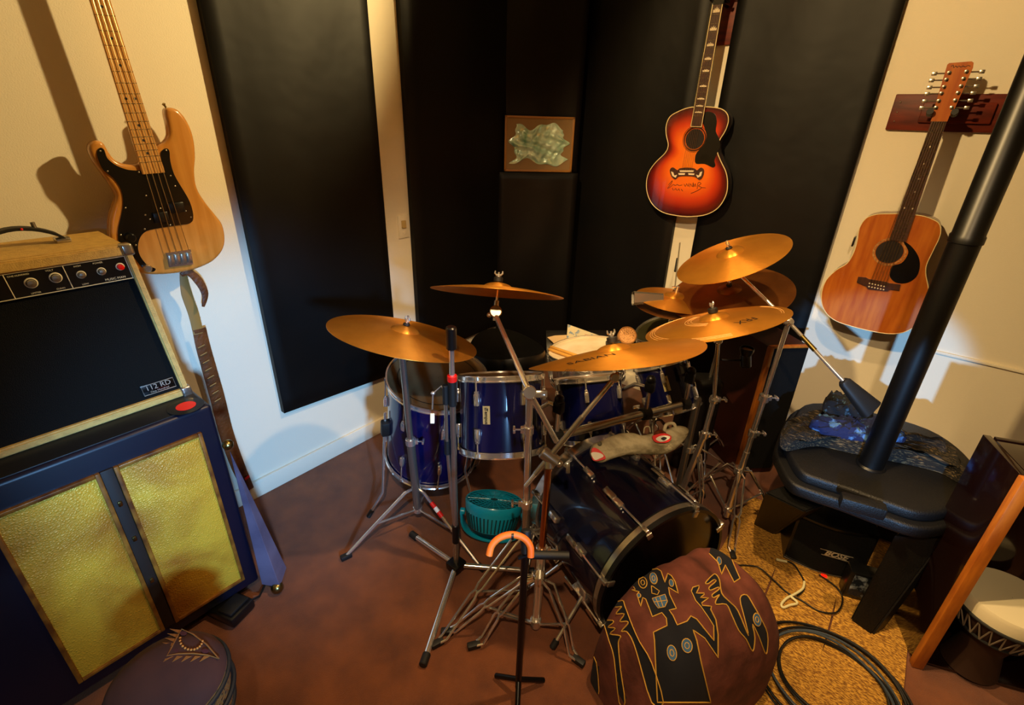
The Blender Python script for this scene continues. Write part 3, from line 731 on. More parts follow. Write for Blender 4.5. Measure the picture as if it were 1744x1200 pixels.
# snare
ns = V(-.182, -.023, .983).normalized(); cs = V(.92, -.856, .6)
drum('chrome snare drum with cream head and sticks lying on it', cs-ns*.14, cs, .172, M_head, 8, 'snare drum', 'snare_drum', shellm=M_chrome)
for (x0, y0, x1, y1) in ((934, 594, 985, 612), (937, 590, 990, 608)):
    q = []
    dv = ray(x0, y0); tt = (cs+ns*.008-CAM).dot(ns)/dv.dot(ns); p0 = CAM+dv*tt
    dv = ray(x1, y1); tt = (cs+ns*.008-CAM).dot(ns)/dv.dot(ns); p1 = CAM+dv*tt
    dd = (p1-p0).normalized(); p1 = p0+dd*.30
    tag(MB(p0).tube([p0, p0+dd*.004, p0+dd*.02, p1-dd*.03, p1], [.003, .0065, .0075, .0075, .004], 10).build('drum_stick', M_stick),
        'pale drum stick on the snare drum, ' + ('nearer the camera' if y0 == 594 else 'the farther one of the pair'), 'drum stick', 'drum sticks on the snare')
ng = V(-.313, -.312, .897).normalized(); cg = V(1.03, -.40, .59)
cg = at(1121, 561, 2.55); 
drum('small olive-headed tom behind the flat crash cymbal', cg-ng*.13, cg, .113, M_headgreen, 6, shellm=M_navy)
# bass drum
ab = V(.917, -.399, 0).normalized(); cf = V(1.653, -1.513, .262); cr_ = cf-ab*.40; RB = .25
bd_ = thing('bass_drum', 'dark navy bass drum lying on its side with cushion in front', 'bass drum', M=zframe(cr_, ab, V(0, 0, 1)))
Z = V(0, 0, 1); Lb = .40
MB().lathe((0,0,0), Z, [(RB-.008, .01), (RB-.004, .01), (RB-.004, Lb-.01), (RB-.010, Lb-.01)], 80).build('shell', M_navy, bd_)
for nm, z0, s, mm in (('front_hoop', Lb, 1, M_blackmetal), ('rear_hoop', 0, -1, M_chrome)):
    MB().lathe((0,0,0), Z, [(RB-.004, z0-s*.018), (RB+.005, z0-s*.018), (RB+.005, z0+s*.022), (RB-.006, z0+s*.022), (RB-.006, z0)], 80).build(nm, mm, bd_)
MB().lathe((0,0,0), Z, [(RB+.0065, Lb-.012), (RB+.0065, Lb+.006), (RB+.0052, Lb+.006), (RB+.0052, Lb-.012)], 80).build('hoop_inlay', M_steel, bd_)
MB().lathe((0,0,0), Z, [(RB-.006, Lb+.002), (.001, Lb+.003)], 80).build('front_head', M_headblack, bd_)
MB().lathe((0,0,0), Z, [(RB-.006, -.002), (.001, -.003)], 80).build('rear_head', M_head, bd_)
MI = bd_.matrix_world.inverted()
for i in range(8):
    a = 2*pi*(i+.5)/8+.06
    d = V(cos(a), sin(a), 0); e = V(-sin(a), cos(a), 0)
    for z0, s in ((Lb*.70, 1), (Lb*.30, -1)):
        lo = MB().box(d*(RB+.006)+Z*z0, e*.010, d*.010, Z*.024, .003).build('lug', M_chrome, bd_)
        zr0 = Lb if s > 0 else 0
        T = MB(); c0_ = d*(RB+.012)+Z*(z0+s*.02); c1_ = d*(RB+.014)+Z*(zr0+s*.014)
        T.tube([c0_, c1_], .0035, 8).build('tension_rod', M_chrome, lo)
        cl = MB(); cl.box(d*(RB+.006)+Z*(zr0+s*.014), e*.007, d*.012, Z*.012, .003); cl.box(d*(RB-.008)+Z*(zr0+s*.026), e*.010, d*.012, Z*.003, .001)
        cl.build('claw_hook', M_steel, lo)
        if s > 0:
            k = MB(); k.box(d*(RB+.015)+Z*(z0-.04), e*.011, d*.0035, Z*.026, .003); k.build('thumb_handle', M_steel, lo)
for sgn_ in (-1, 1):   # spurs
    e_ = V(.399, .917, 0)*sgn_; p0 = cf-ab*.09+e_*(RB-.02)+V(0, 0, -.10); p1 = V(p0.x, p0.y, 0)+e_*.13+ab*.03+V(0, 0, .012)
    sp = MB(); sp.tube([MI@(p0-(p1-p0)*.4), MI@p1], .006, 8); so = sp.build('spur', M_chrome, bd_)
    MB().cyl(MI@(p1+(p0-p1).normalized()*.03), MI@p1, .011, 12, .002).build('rubber_foot', M_rubber, so)
    MB().box(MI@(p0-e_*.006), MI.to_3x3()@(e_*.014), MI.to_3x3()@(ab*.018), MI.to_3x3()@V(0, 0, .03), .004).build('spur_bracket', M_chrome, bd_)
# rack tube
r0, r1 = at(940, 744, 1.74), at(1170, 686, 2.02)
rk = thing('drum_rack', 'chrome rack tube with black clamps running in front of the toms', 'drum rack', r0)
o = r0; dr = (r1-r0).normalized()
MB(o).tube([r0, r1], .0155, 16).build('rack_tube', M_steel, rk)
for f_ in (.03, .66, .98):
    c = r0.lerp(r1, f_); a, b_, _ = frame(dr)
    cl = MB(o); cl.cyl(c-dr*.02, c+dr*.02, .024, 16, .003); cl.box(c+b_*.0-V(0,0,0), a*.028, b_*.012, dr*.014, .003)
    co = cl.build('clamp', M_rubber, rk); MB(o).tube([c+a*.02, c+a*.05], .003, 6).box(c+a*.054, a*.004, dr*.016, b_*.006, .002).build('wing_bolt', M_chrome, co)
def tom_arm(f_, tom_pt):
    c = r0.lerp(r1, f_); m = V(c.x, c.y, c.z+.12)
    ob = MB(o).tube([c, m, m.lerp(tom_pt, .5)+V(0, 0, .02), tom_pt], .0085, 10).build('tom_arm', M_chrome, rk)
    b = MB(o); b.box(m, V(.018, 0, 0), V(0, .014, 0), V(0, 0, .022), .005); b.sph(m+V(0, 0, .03), .018, 8); b.build('arm_joint', M_blackmetal, ob)
tom_arm(.66, b2+n2*.15+(b3-b2).normalized()*.139); tom_arm(.98, b3+n3*.1+(b3-b2).normalized()*.116); tom_arm(.03, b1+n1*.14+V(.147, .03, .05))
rp = V(r1.x+.03, r1.y+.03, 0)
MB(o).tube([V(rp.x, rp.y, .012), V(rp.x, rp.y, r1.z+.02)], .0155, 14).build('rack_post', M_pipechrome, rk)
MB(o).tube([V(rp.x-.12, rp.y+.1, .012), V(rp.x+.12, rp.y-.1, .012)], .012, 10).build('rack_foot', M_rubber, rk)
# ------------------------------------------------------------------ cymbals
def cymbal(label, c, n, r, m=None, name='cymbal', group='bronze cymbals on stands', bow=.022, bell=.05, spin=None, wob=0, thick=.0012):
    c = Vector(c); M = zframe(c, n, spin); t = thing(name, label, 'cymbal', group=group, M=M); m = m or M_bronze
    def zz(q):
        if q <= bell: return bow+.016*(1-(q/bell)**2)**.6 if q < bell else bow
        u = (q-bell)/(r-bell); return bow*(1-u**1.5)
    prof = [.006, bell*.3, bell*.55, bell*.75, bell*.9, bell, bell*1.06]+[bell+(r-bell)*k/14 for k in range(2, 15)]
    b = MB(); R1 = []; NS = 72
    for q in prof:
        R1.append([b.v((q*cos(2*pi*i/NS), q*sin(2*pi*i/NS), zz(q)+wob*(q/r)**2*sin(2*2*pi*i/NS+.6))) for i in range(NS)])
    R2 = [[b.v(v.co-V(0, 0, thick)) for v in ring] for ring in R1]
    b.skin(R1, False); b.skin(R2, False); b.skin([R1[-1], R2[-1]], False)
    b.build('bronze_disc', m, t)
    return t, zz
def cym_text(t, zz, txt, rad, ang, size, turn=0, fill=True, nm='lettering', wobf=None):
    # text laid on the cymbal surface, local frame; baseline direction at angle turn
    M = Matrix.Rotation(turn, 4, 'Z')
    o = text_mesh(txt, size, M_ink, Matrix.Translation((rad*cos(ang), rad*sin(ang), 0)) @ M, nm, t, extrude=0)
    for v in o.data.vertices:
        q = math.hypot(v.co.x, v.co.y); v.co.z = zz(q)+.0008+(wobf(v.co) if wobf else 0)
    return o
tA, zA = cymbal('large bronze crash cymbal at the far left, over the floor tom', V(.742, -1.778, .914), V(.044, .278, .96), .252)
tB, zB = cymbal('bronze cymbal tipped away on a boom, showing its underside', V(.926, -1.51, 1.045), V(-.2, .33, .92), .23)
WOB = .010
tC, zC = cymbal('nearest bronze cymbal with brand lettering, low over the middle tom', V(1.409, -1.54, .973), V(-.37, .154, .916), .254, wob=WOB)
tD, zD = cymbal('bronze cymbal with three printed letters and rings, right of centre', V(1.547, -1.098, .982), V(-.362, .018, .932), .232)
tE, zE = cymbal('topmost bronze crash cymbal, at right on the boom with counterweight', V(1.477, -.812, 1.142), V(-.35, -.256, .901), .202)
tF, zF = cymbal('large ride cymbal beneath the topmost crash, its shade put into a darker bronze colour', V(1.436, -.569, .932), V(-.151, -.277, .949), .250, M_bronze_shaded)
tG, zG = cymbal('small upper hi-hat cymbal beside the white wall strip', V(1.228, -.636, .871), V(.048, .042, .998), .175, name='hi_hat_cymbal', group='pair of hi-hat cymbals', bow=.018)
tH, zH = cymbal('lower hi-hat cymbal just beneath the upper one', V(1.222, -.630, .842), V(-.03, .02, -1), .175, M_bronze_shaded, name='hi_hat_cymbal', group='pair of hi-hat cymbals', bow=.014)
def loc_of(t, px, py, h=.01):
    M = t.matrix_world; n = M.to_3x3() @ V(0, 0, 1); c = M.translation+n*h; d = ray(px, py); p = CAM+d*((c-CAM).dot(n)/d.dot(n)); return M.inverted() @ p
def ctext(t, zz, txt, p0, p1, hpx, wobf=None, sxk=1):
    a, b_ = loc_of(t, *p0), loc_of(t, *p1); m = (a+b_)/2; L = (b_-a).xy.length; ang = math.atan2((b_-a).y, (b_-a).x)
    o = cym_text(t, zz, txt, m.xy.length, math.atan2(m.y, m.x), L/len(txt)*1.62, ang, wobf=wobf); return o
def rings_on(t, zz, p, radii, arc=(0, 2*pi), squash=1, wobf=None, nm='printed_ring', w_=.0006):
    c = loc_of(t, *p)
    for rr_ in radii:
        pts = []
        for k in range(37):
            a = arc[0]+(arc[1]-arc[0])*k/36; q = V(c.x+rr_*cos(a), c.y+rr_*squash*sin(a), 0); q.z = zz(q.xy.length)+.0006+(wobf(q) if wobf else 0); pts.append(q)
        MB().tube(pts, w_, 4).build(nm, M_ink, t)
wC = lambda v: WOB*(v.xy.length/.254)**2*sin(2*math.atan2(v.y, v.x)+.6)
def wC(v): return WOB*(math.hypot(v[0], v[1])/.254)**2*sin(2*math.atan2(v[1], v[0])+.6)
ctext(tC, zC, 'SABIAN', (962, 624), (1053, 607), 12, wobf=wC)
rings_on(tC, zC, (990, 627), [.020, .026, .032, .038, .044], (pi*.75, pi*1.75), 1, wC)
ctext(tD, zD, 'FRX', (1288, 543), (1253, 554), 12)
M_pin = mat('pale_ink', '#d8b070', .5)
def cyl_rings(t, zz, radii, a0, a1):
    for rr_ in radii:
        MB().tube([V(rr_*cos(a0+(a1-a0)*k/40), rr_*sin(a0+(a1-a0)*k/40), zz(rr_)+.0005) for k in range(41)], .0006, 4).build('pin_ring', M_pin, t)
cyl_rings(tD, zD, (.200, .208, .216), pi*.55, pi*1.45); cyl_rings(tD, zD, (.2, .207), -.5, .35); cyl_rings(tD, zD, (.075, .085, .095), pi*.6, pi*1.3)
# ------------------------------------------------------------------ stands
def topper(t, o, c, n, bell_h=.038, big=False):
    c, n = Vector(c), Vector(n).normalized(); a, b_, _ = frame(n)
    MB(o).tube([c-n*.07, c+n*(bell_h+.035)], .0035, 8).build('cymbal_rod', M_chrome, t)
    MB(o).cyl(c+n*(bell_h-.024), c+n*(bell_h-.012), .010, 14).build('felt', M_rubber, t) if False else None
    MB(o).cyl(c+n*(bell_h+.001), c+n*(bell_h+(.018 if big else .009)), .012 if not big else .016, 16, .002).build('felt', M_rubber, t)
    k = bell_h+(.019 if big else .010)
    w_ = MB(o).cyl(c+n*k, c+n*(k+.010), .0055, 10)
    for s in (-1, 1): w_.tube([c+n*(k+.003)+a*s*.005, c+n*(k+.012)+a*s*.013, c+n*(k+.020)+a*s*.013], [.003, .0035, .002], 6)
    w_.build('wing_nut', M_chrome, t)
def clampc(t, o, c, ax, r=.016, side=None):
    a, b_, n = frame(ax); side = Vector(side) if side is not None else a
    b = MB(o); b.cyl(Vector(c)-n*.014, Vector(c)+n*.014, r, 16, .002); b.box(Vector(c)+side*r, side*.009, side.cross(n)*.007, n*.010, .002)
    co = b.build('height_clamp', M_chrome, t)
    MB(o).tube([Vector(c)+side*(r+.006), Vector(c)+side*(r+.026)], .003, 6).box(Vector(c)+side*(r+.028), side*.004, side.cross(n)*.014, n*.006, .002).build('wing_bolt', M_chrome, co)
def tripod(t, base, ztop, zbot, feet, dbl=True, m=None):
    base = o = Vector(base); m = m or M_chrome
    for z in (ztop, zbot): MB(o).cyl(base+V(0, 0, z-.014), base+V(0, 0, z+.014), .019, 16, .002).build('leg_collar', m, t)
    for f_ in feet:
        f_ = Vector(f_); d = (f_-base); d.z = 0; L = d.length; d = d/L; e = V(-d.y, d.x, 0)
        p0 = base+d*.02+V(0, 0, ztop); p1 = base+d*.05+V(0, 0, ztop-.004); p2 = f_+V(0, 0, .012)
        b = MB(o)
        if dbl:
            for s in (-1, 1):
                q = [p0+e*s*.006, p1+e*s*.013, p1.lerp(p2, .45)+e*s*.013, p1.lerp(p2, .5)+e*s*.007, p1.lerp(p2, .55)+e*s*.013, p2-d*.03+V(0,0,.012)+e*s*.013, p2+e*s*.005]
                b.tube(q, .0042, 6)
        else: b.tube([p0, p1, p2], .0065, 8)
        lo = b.build('leg', m, t)
        MB(o).box(p2+V(0, 0, -.002), d*.022, e*.011, V(0, 0, .010), .004).build('rubber_foot', M_rubber, lo)
        mid = p1.lerp(p2, .5); q0 = base+d*.02+V(0, 0, zbot)
        MB(o).tube([q0, mid], .0045, 6).build('brace', m, t)
# left crash stand
B1 = V(.69, -1.735, 0); cA = V(.742, -1.778, .914); nA = V(.044, .278, .96).normalized()
s1 = thing('cymbal_stand', 'grey tubed cymbal stand carrying the far left crash', 'cymbal stand', B1, 'cymbal stands')
tp_ = cA-nA*.05
MB(B1).tube([B1+V(0, 0, .07), B1.lerp(V(tp_.x, tp_.y, 0), .55)+V(0, 0, .47)], .0165, 16).build('lower_tube', M_pipechrome, s1)
MB(B1).tube([B1.lerp(V(tp_.x, tp_.y, 0), .5)+V(0, 0, .44), tp_], .012, 16).build('upper_tube', M_steel, s1)
clampc(s1, B1, B1.lerp(V(tp_.x, tp_.y, 0), .52)+V(0, 0, .46), (0, 0, 1), .020, R_)
topper(s1, B1, cA, nA, .038)
tripod(s1, B1, .20, .085, [onz(590, 950, 0), onz(818, 968, 0), (.50, -1.42, 0)], False)
lg0, lg1 = B1+V(0, 0, .196), onz(818, 968, 0)+V(0, 0, .012); e_ = (lg1-B1).xy.to_3d().normalized(); lg0 = lg0+e_*.05
for a_, c_, m_ in ((.13, .20, M_red), (.20, .26, M_white), (.26, .33, M_red)):
    MB(B1).cyl(lg0.lerp(lg1, a_), lg0.lerp(lg1, c_), .009, 12).build('red_tape_band' if m_ is M_red else 'white_tape_band', m_, s1)
# tall stand with black top cylinder
B2 = V(.985, -1.80, 0)
s2_ = thing('boom_stand', 'bare chrome stand with black cylinder at top and red ring', 'stand', B2, None)
tp2 = onz(768, 556, 1.03)
ln = lambda z: B2.lerp(V(tp2.x, tp2.y, 0), z/1.03)+V(0, 0, z)
MB(B2).tube([ln(.03), ln(.86)], .0105, 14).build('main_tube', M_steel, s2_)
MB(B2).tube([ln(.84), ln(.97)], .0085, 14).build('upper_tube', M_chrome, s2_)
MB(B2).cyl(ln(.955), ln(1.03), .0165, 20, .004).build('counterweight', M_plastic, s2_)
MB(B2).cyl(ln(.845), ln(.865), .0155, 18, .001).build('red_ring', M_red, s2_)
MB(B2).cyl(ln(.755), ln(.845), .014, 18, .002).build('grip', M_rubber, s2_)
MB(B2).cyl(ln(.15), ln(.24), .013, 18, .002).build('lower_collar', M_blackmetal, s2_)
off = -R_*.022
MB(B2).tube([ln(.28)+off*.3, ln(.60)+off, ln(.79)+off], .0065, 12).build('side_rod', M_steel, s2_)
MB(B2).cyl(ln(.56)+off, ln(.62)+off, .0095, 12, .002).build('side_sleeve', M_rubber, s2_)
MB(B2).cyl(ln(.76)+off, ln(.83)+off, .010, 12, .002).build('side_sleeve', M_rubber, s2_)
b = MB(B2); b.tube([ln(.80)+off, ln(.815)+off*1.6+U_*.01, ln(.80)+off*2.8, ln(.74)+off*3.0], .0028, 6); b.sph(ln(.80)+off*2.8, .007, 8); b.build('pivot_arm', M_chrome, s2_)
MB(B2).box(ln(.705)+off*3.05, R_*.007, F_*.004, U_*.017, .002).build('wing_lever', M_pearl, s2_)
MB(B2).box(B2+V(0, 0, .03), V(.03, 0, 0), V(0, .03, 0), V(0, 0, .018), .008).build('hub', M_blackmetal, s2_)
for q in (onz(703, 910, .012), onz(722, 1127, .012), onz(905, 972, .012)):
    lo = MB(B2).tube([B2+V(0, 0, .03), q], .0105, 12).build('leg', M_chrome, s2_); d = (q-B2).normalized()
    MB(B2).cyl(q-d*.03, q+d*.012, .014, 12, .003).build('rubber_foot', M_rubber, lo)
# double-braced boom stand A -> cymbal B
BA = V(1.262, -1.725, 0); jA = onz(902, 668, .87)
sA = thing('boom_stand', 'chrome boom stand holding the cymbal that shows its underside', 'cymbal stand', BA, 'cymbal stands')
lA = lambda z: BA.lerp(V(jA.x, jA.y, 0), z/.87)+V(0, 0, z)
MB(BA).tube([lA(.06), lA(.45)], .0145, 16).build('lower_tube', M_steel, sA)
MB(BA).tube([lA(.43), lA(.87)], .0115, 16).build('upper_tube', M_chrome, sA)
clampc(sA, BA, lA(.45), (0, 0, 1), .019, -R_); clampc(sA, BA, lA(.74), (0, 0, 1), .016, -R_)
gm = MB(BA); gm.cyl(jA-F_*.012, jA+F_*.012, .021, 24, .003); gm.box(jA+R_*.03-U_*.004, R_*.022, F_*.010, U_*.011, .003)
gm.build('tilter', M_chrome, sA)
cB = V(.926, -1.51, 1.045); nB = V(-.2, .33, .92).normalized(); tb = cB-nB*.075
MB(BA).tube([onz(948, 752, .70), jA, tb-(tb-jA).normalized()*.01], .0085, 14).build('boom_arm', M_chrome, sA)
g2 = MB(BA); g2.cyl(tb-F_*.012+nB*.012, tb+F_*.012+nB*.012, .021, 24, .003); g2.tube([tb-nB*.02, tb+nB*.05], .009, 12); g2.sph(tb-R_*.022, .009, 8); g2.build('tilter', M_dial, sA)
topper(sA, BA, cB, nB, .038, True)
tripod(sA, BA, .32, .05, [onz(745, 1098, 0), onz(1030, 985, 0)+V(-.02, -.02, 0), (1.12, -1.45, 0)])
# boom stand B -> cymbal C
BB = V(1.37, -1.80, 0); jB = onz(936, 778, .68)
sB = thing('boom_stand', 'nearest chrome boom stand with copper reflections coloured in, holding the lettered cymbal', 'cymbal stand', BB, 'cymbal stands')
lB = lambda z: BB.lerp(V(jB.x, jB.y, 0), z/.68)+V(0, 0, z)
MB(BB).tube([lB(.02), lB(.34)], .0150, 16).build('lower_tube', M_chrome, sB)
MB(BB).tube([lB(.33), lB(.68)], .0115, 16).build('upper_tube', mat('chrome_copper_reflection', '#c88a5c', .18, 1), sB)  # warm copper reflections put into the base colour of the chrome tube
clampc(sB, BB, lB(.34), (0, 0, 1), .020, R_); clampc(sB, BB, lB(.24), (0, 0, 1), .019, -R_)
cC = V(1.409, -1.54, .973); nC = V(-.37, .154, .916).normalized(); tc_ = onz(1047, 643, .93)
e0 = jB-(tc_-jB).normalized()*.12
MB(BB).tube([e0, tc_], .0075, 12).build('boom_arm', M_chrome, sB)
MB(BB).tube([jB-(tc_-jB).normalized()*.07, jB+(tc_-jB).normalized()*.16], .0095, 14).build('boom_sleeve', M_steel, sB)
g3 = MB(BB); dB = (tc_-jB).normalized(); sd_ = dB.cross(F_).normalized()
g3.cyl(jB-sd_*.03, jB+sd_*.03, .020, 20, .004); g3.cyl(jB-U_*.035, jB-U_*.0, .016, 16, .003); g3.sph(jB+R_*.03-U_*.02, .012, 8)
g3.build('boom_clamp', M_dial, sB)
MB(BB).tube([jB+R_*.02-U_*.01, jB+R_*.05-U_*.03], .004, 6).box(jB+R_*.055-U_*.033, R_*.006, F_*.004, U_*.016, .002).build('wing_bolt', M_steel, sB)
g4 = MB(BB); g4.cyl(tc_-F_*.010, tc_+F_*.010, .014, 18, .003); g4.tube([tc_, cC-nC*.05], .006, 8); g4.build('tilter', M_chrome, sB)
topper(sB, BB, cC, nC, .040, True)
tripod(sB, BB, .26, .05, [onz(762, 1078, 0), onz(985, 1128, 0), (1.25, -1.98, 0)])
# right stand -> cymbal D
BD = V(1.50, -.90, 0); cD = V(1.547, -1.098, .982); nD = V(-.362, .018, .932).normalized(); tD0 = cD-nD*.06
sD = thing('cymbal_stand', 'chrome stand with red-tinted clamp holding the three-letter cymbal', 'cymbal stand', BD, 'cymbal stands')
pD = onz(1216, 680, .60); pE = onz(1200, 740, .44)
MB(BD).tube([BD+V(0, 0, .05), pE], .0135, 14).build('lower_tube', M_chrome, sD)
MB(BD).tube([pE-(pE-BD).normalized()*.02, pD], .0105, 14).build('middle_tube', M_chrome, sD)
MB(BD).tube([pD, tD0], .0075, 12).build('upper_tube', M_chrome, sD)
for q in (pE, pD): clampc(sD, BD, q, (0, 0, 1), .017, R_)
g5 = MB(BD); g5.sph(pD, .019, 10); g5.cyl(pD-F_*.02, pD+F_*.02, .011, 12, .002); g5.build('tilter', M_chrome, sD)
g5 = MB(BD); g5.cyl(tD0-F_*.01, tD0+F_*.01, .013, 14, .002); g5.build('tilter', M_chrome, sD)
topper(sD, BD, cD, nD, .038, True)
tripod(sD, BD, .33, .06, [onz(1105, 790, 0), onz(1262, 812, 0), onz(1198, 895, 0)])
# stand with counterweighted boom -> cymbal E
BE = V(1.70, -.86, 0); jE = onz(1343, 548, .97)
sE = thing('boom_stand', 'chrome boom stand with black counterweight at its right end', 'cymbal stand', BE, 'cymbal stands')
lE = lambda z: BE.lerp(V(jE.x, jE.y, 0), z/.97)+V(0, 0, z)
MB(BE).tube([lE(.05), lE(.40)], .0125, 14).build('lower_tube', M_chrome, sE)
MB(BE).tube([lE(.38), lE(.66)], .0105, 14).build('middle_tube', M_chrome, sE)
MB(BE).tube([lE(.64), lE(.97)], .0085, 14).build('upper_tube', M_chrome, sE)
clampc(sE, BE, lE(.49), (0, 0, 1), .017, R_); clampc(sE, BE, lE(.655), (0, 0, 1), .019, R_)
cE = V(1.477, -.812, 1.142); nE = V(-.35, -.256, .901).normalized(); tE0 = cE-nE*.05
dE = (jE-tE0).normalized(); w0_ = onz(1436, 648, .84); w1_ = onz(1483, 697, .75)
MB(BE).tube([tE0, jE, w0_], .0065, 12).build('boom_arm', M_chrome, sE)
MB(BE).tube([jE+(w0_-jE)*.25, jE+(w0_-jE)*.5], .0082, 12).build('boom_sleeve', M_brass, sE)
g6 = MB(BE); g6.sph(jE, .017, 10); g6.cyl(jE-F_*.02, jE+F_*.02, .010, 12, .002); g6.build('tilter', M_chrome, sE)
dw = (w1_-w0_).normalized(); sw = dw.cross(F_).normalized()
b = MB(BE); rr_ = []
for k, (hw_, hd_) in ((0, (.013, .013)), (.06, (.019, .016)), (1, (.037, .022))):
    c = w0_.lerp(w1_, k); rr_.append([b.v(c+sw*(hw_*cos(a))*abs(cos(a))**-.35+F_*(hd_*sin(a))*abs(sin(a)+1e-3)**-.35) if abs(cos(a)) > .01 and abs(sin(a)) > .01 else b.v(c+sw*hw_*cos(a)+F_*hd_*sin(a)) for a in [pi/16*q+.05 for q in range(32)]])
b.skin(rr_); b.build('counterweight', M_rubber, sE)
topper(sE, BE, cE, nE, .036)
tripod(sE, BE, .30, .09, [onz(1247, 948, 0), (1.50, -.72, 0), (1.86, -.66, 0)])
# plain stand -> cymbal F, hi-hat stand
BF = V(1.43, -.55, 0); cF = V(1.436, -.569, .932); nF = V(-.151, -.277, .949).normalized()
sF = thing('cymbal_stand', 'mostly hidden chrome stand beneath the shade-coloured ride cymbal', 'cymbal stand', BF, 'cymbal stands')
MB(BF).tube([BF+V(0, 0, .05), BF+V(0, 0, .5)], .012, 12).build('lower_tube', M_steel, sF)
MB(BF).tube([BF+V(0, 0, .5), cF-nF*.04], .0085, 12).build('upper_tube', M_steel, sF)
clampc(sF, BF, BF+V(0, 0, .5), (0, 0, 1), .017, R_)
topper(sF, BF, cF, nF, .038); tripod(sF, BF, .25, .06, [(1.2, -.45, 0), (1.55, -.33, 0), (1.56, -.74, 0)])
BH = V(1.225, -.633, 0)
sH = thing('hi_hat_stand', 'slim hi-hat stand with its long pull rod rising past the white strip', 'hi-hat stand', BH)
MB(BH).tube([BH+V(0, 0, .04), BH+V(0, 0, .80)], .012, 12).build('lower_tube', M_steel, sH)
MB(BH).tube([BH+V(0, 0, .8), onz(1158, 413, 1.08)], .0030, 8).build('pull_rod', M_steel, sH)
MB(BH).cyl(BH+V(0.002, 0, .895), BH+V(0.006, .0, .935), .008, 12, .002).tube([BH+V(0, 0, .93)-R_*.02, BH+V(0, 0, .93)+R_*.012], .0035, 6).build('clutch', M_chrome, sH)
MB(BH).tube([onz(1150, 462, .96), onz(1154, 440, 1.01)], .006, 8).build('rod_grip', M_rubber, sH)
tripod(sH, BH, .22, .05, [(1.02, -.50, 0), (1.30, -.40, 0), (1.38, -.82, 0)])
# hi-hat side cowbell
p = at(1078, 508, 2.18)
t = thing('cowbell', 'chrome cowbell poking out left of the hi-hat', 'cowbell', p)
b = MB(p); a = R_; rr_ = []
for k, (h_, w_) in ((0, (.030, .026)), (.13, (.020, .018))):
    c = p+a*k; rr_.append([b.v(c+U_*h_*sy+F_*w_*sx_) for sy, sx_ in ((-1, -.7), (-.7, -1), (.7, -1), (1, -.7), (1, .7), (.7, 1), (-.7, 1), (-1, .7))])
b.skin(rr_, False, smooth=False); b.f(rr_[1], False); b.build('bell', M_steel, t)
MB(p).tube([p+a*.09-U_*.02, BH+V(0, 0, .78)], .004, 8).build('mounting_rod', M_steel, t)
# ------------------------------------------------------------------ odds and ends in the kit
# throne
tb_ = V(.63, -1.09, 0)
th = thing('drum_throne', 'black padded drum throne between the floor tom and the snare', 'stool', tb_)
b = MB(tb_); NS = 48; rings = []
for q, h_ in ((.02, .0), (.6, .0), (.85, .01), (.97, .012), (1.03, -.01), (1.04, -.045), (1.0, -.075), (.9, -.085), (.02, -.085)):
    rings.append([b.v(tb_+V(.19*q*cos(2*pi*i/NS), .17*q*sin(2*pi*i/NS), .60+h_+.018*q*q*cos(2*(2*pi*i/NS)+.9))) for i in range(NS)])
b.skin(rings, True); b.build('seat', mat('seat_vinyl', '#060606', .35), th)
MB(tb_).lathe(tb_+V(0, 0, .515), (0, 0, 1), [(.19, 0), (.197, .012), (.197, .028), (.19, .038)], 48).build('seat_band', mat('grey_vinyl', '#3a3630', .45), th)
MB(tb_).tube([tb_+V(0, 0, .05), tb_+V(0, 0, .515)], .014, 12).build('post', M_steel, th)
tripod(th, tb_, .25, .07, [tb_+V(.2, .1, 0), tb_+V(-.2, .12, 0), tb_+V(-.02, -.23, 0)])
# papers behind the snare
pm = at(985, 572, 2.62); ms = thing('music_stand', 'low black music stand holding papers behind the snare drum', 'music stand', V(pm.x, pm.y, 0))
o = ms.location
MB(o).tube([V(pm.x, pm.y, .02), pm-U_*.06], .008, 8).build('post', M_blackmetal, ms)
nb = (-F_*.8+V(0, 0, .5)).normalized(); ax_ = R_; up_ = nb.cross(ax_).normalized()
MB(o).box(pm-nb*.012-up_*.02, ax_*.17, up_*.06, nb*.002, .001).build('desk', M_blackmetal, ms)
MB(o).tube([V(pm.x-.15, pm.y+.08, .01), V(pm.x, pm.y, .03), V(pm.x+.15, pm.y+.1, .01)], .007, 8).tube([V(pm.x, pm.y, .03), V(pm.x-.02, pm.y-.15, .01)], .007, 8).build('foot', M_blackmetal, ms)
def sheet(label, pxs_, m_, D, dpt):
    q = [at(x, y, D+dpt) for x, y in pxs_]; return tag(MB(q[0]).slab(q, F_*.002).build('paper_sheet', m_), label, 'paper', 'papers behind the snare drum')
sheet('printed map-like sheet standing up behind the snare drum', [(964, 592), (967, 552), (1032, 575), (1030, 590)], M_paper, 2.60, 0)
sheet('pale folded paper with pointed corner left of the printed sheet', [(932, 574), (945, 571), (965, 570), (966, 594), (946, 588), (940, 581)], mat('old_paper', '#c8a878', .7), 2.59, 0)
rs = MB(at(1005, 575, 2.58)); 
tag(rs.slab([at(x, y, 2.58) for x, y in ((996, 568), (1026, 577), (1024, 588), (995, 583))], F_*.0015).build('paper_sheet', mat('red_bordered_paper', '#c0a080', .7, col2='#a83020', scale=30, ramp=(.6, .62))), 'small paper with a red border leaning on the printed sheet', 'paper', 'papers behind the snare drum')
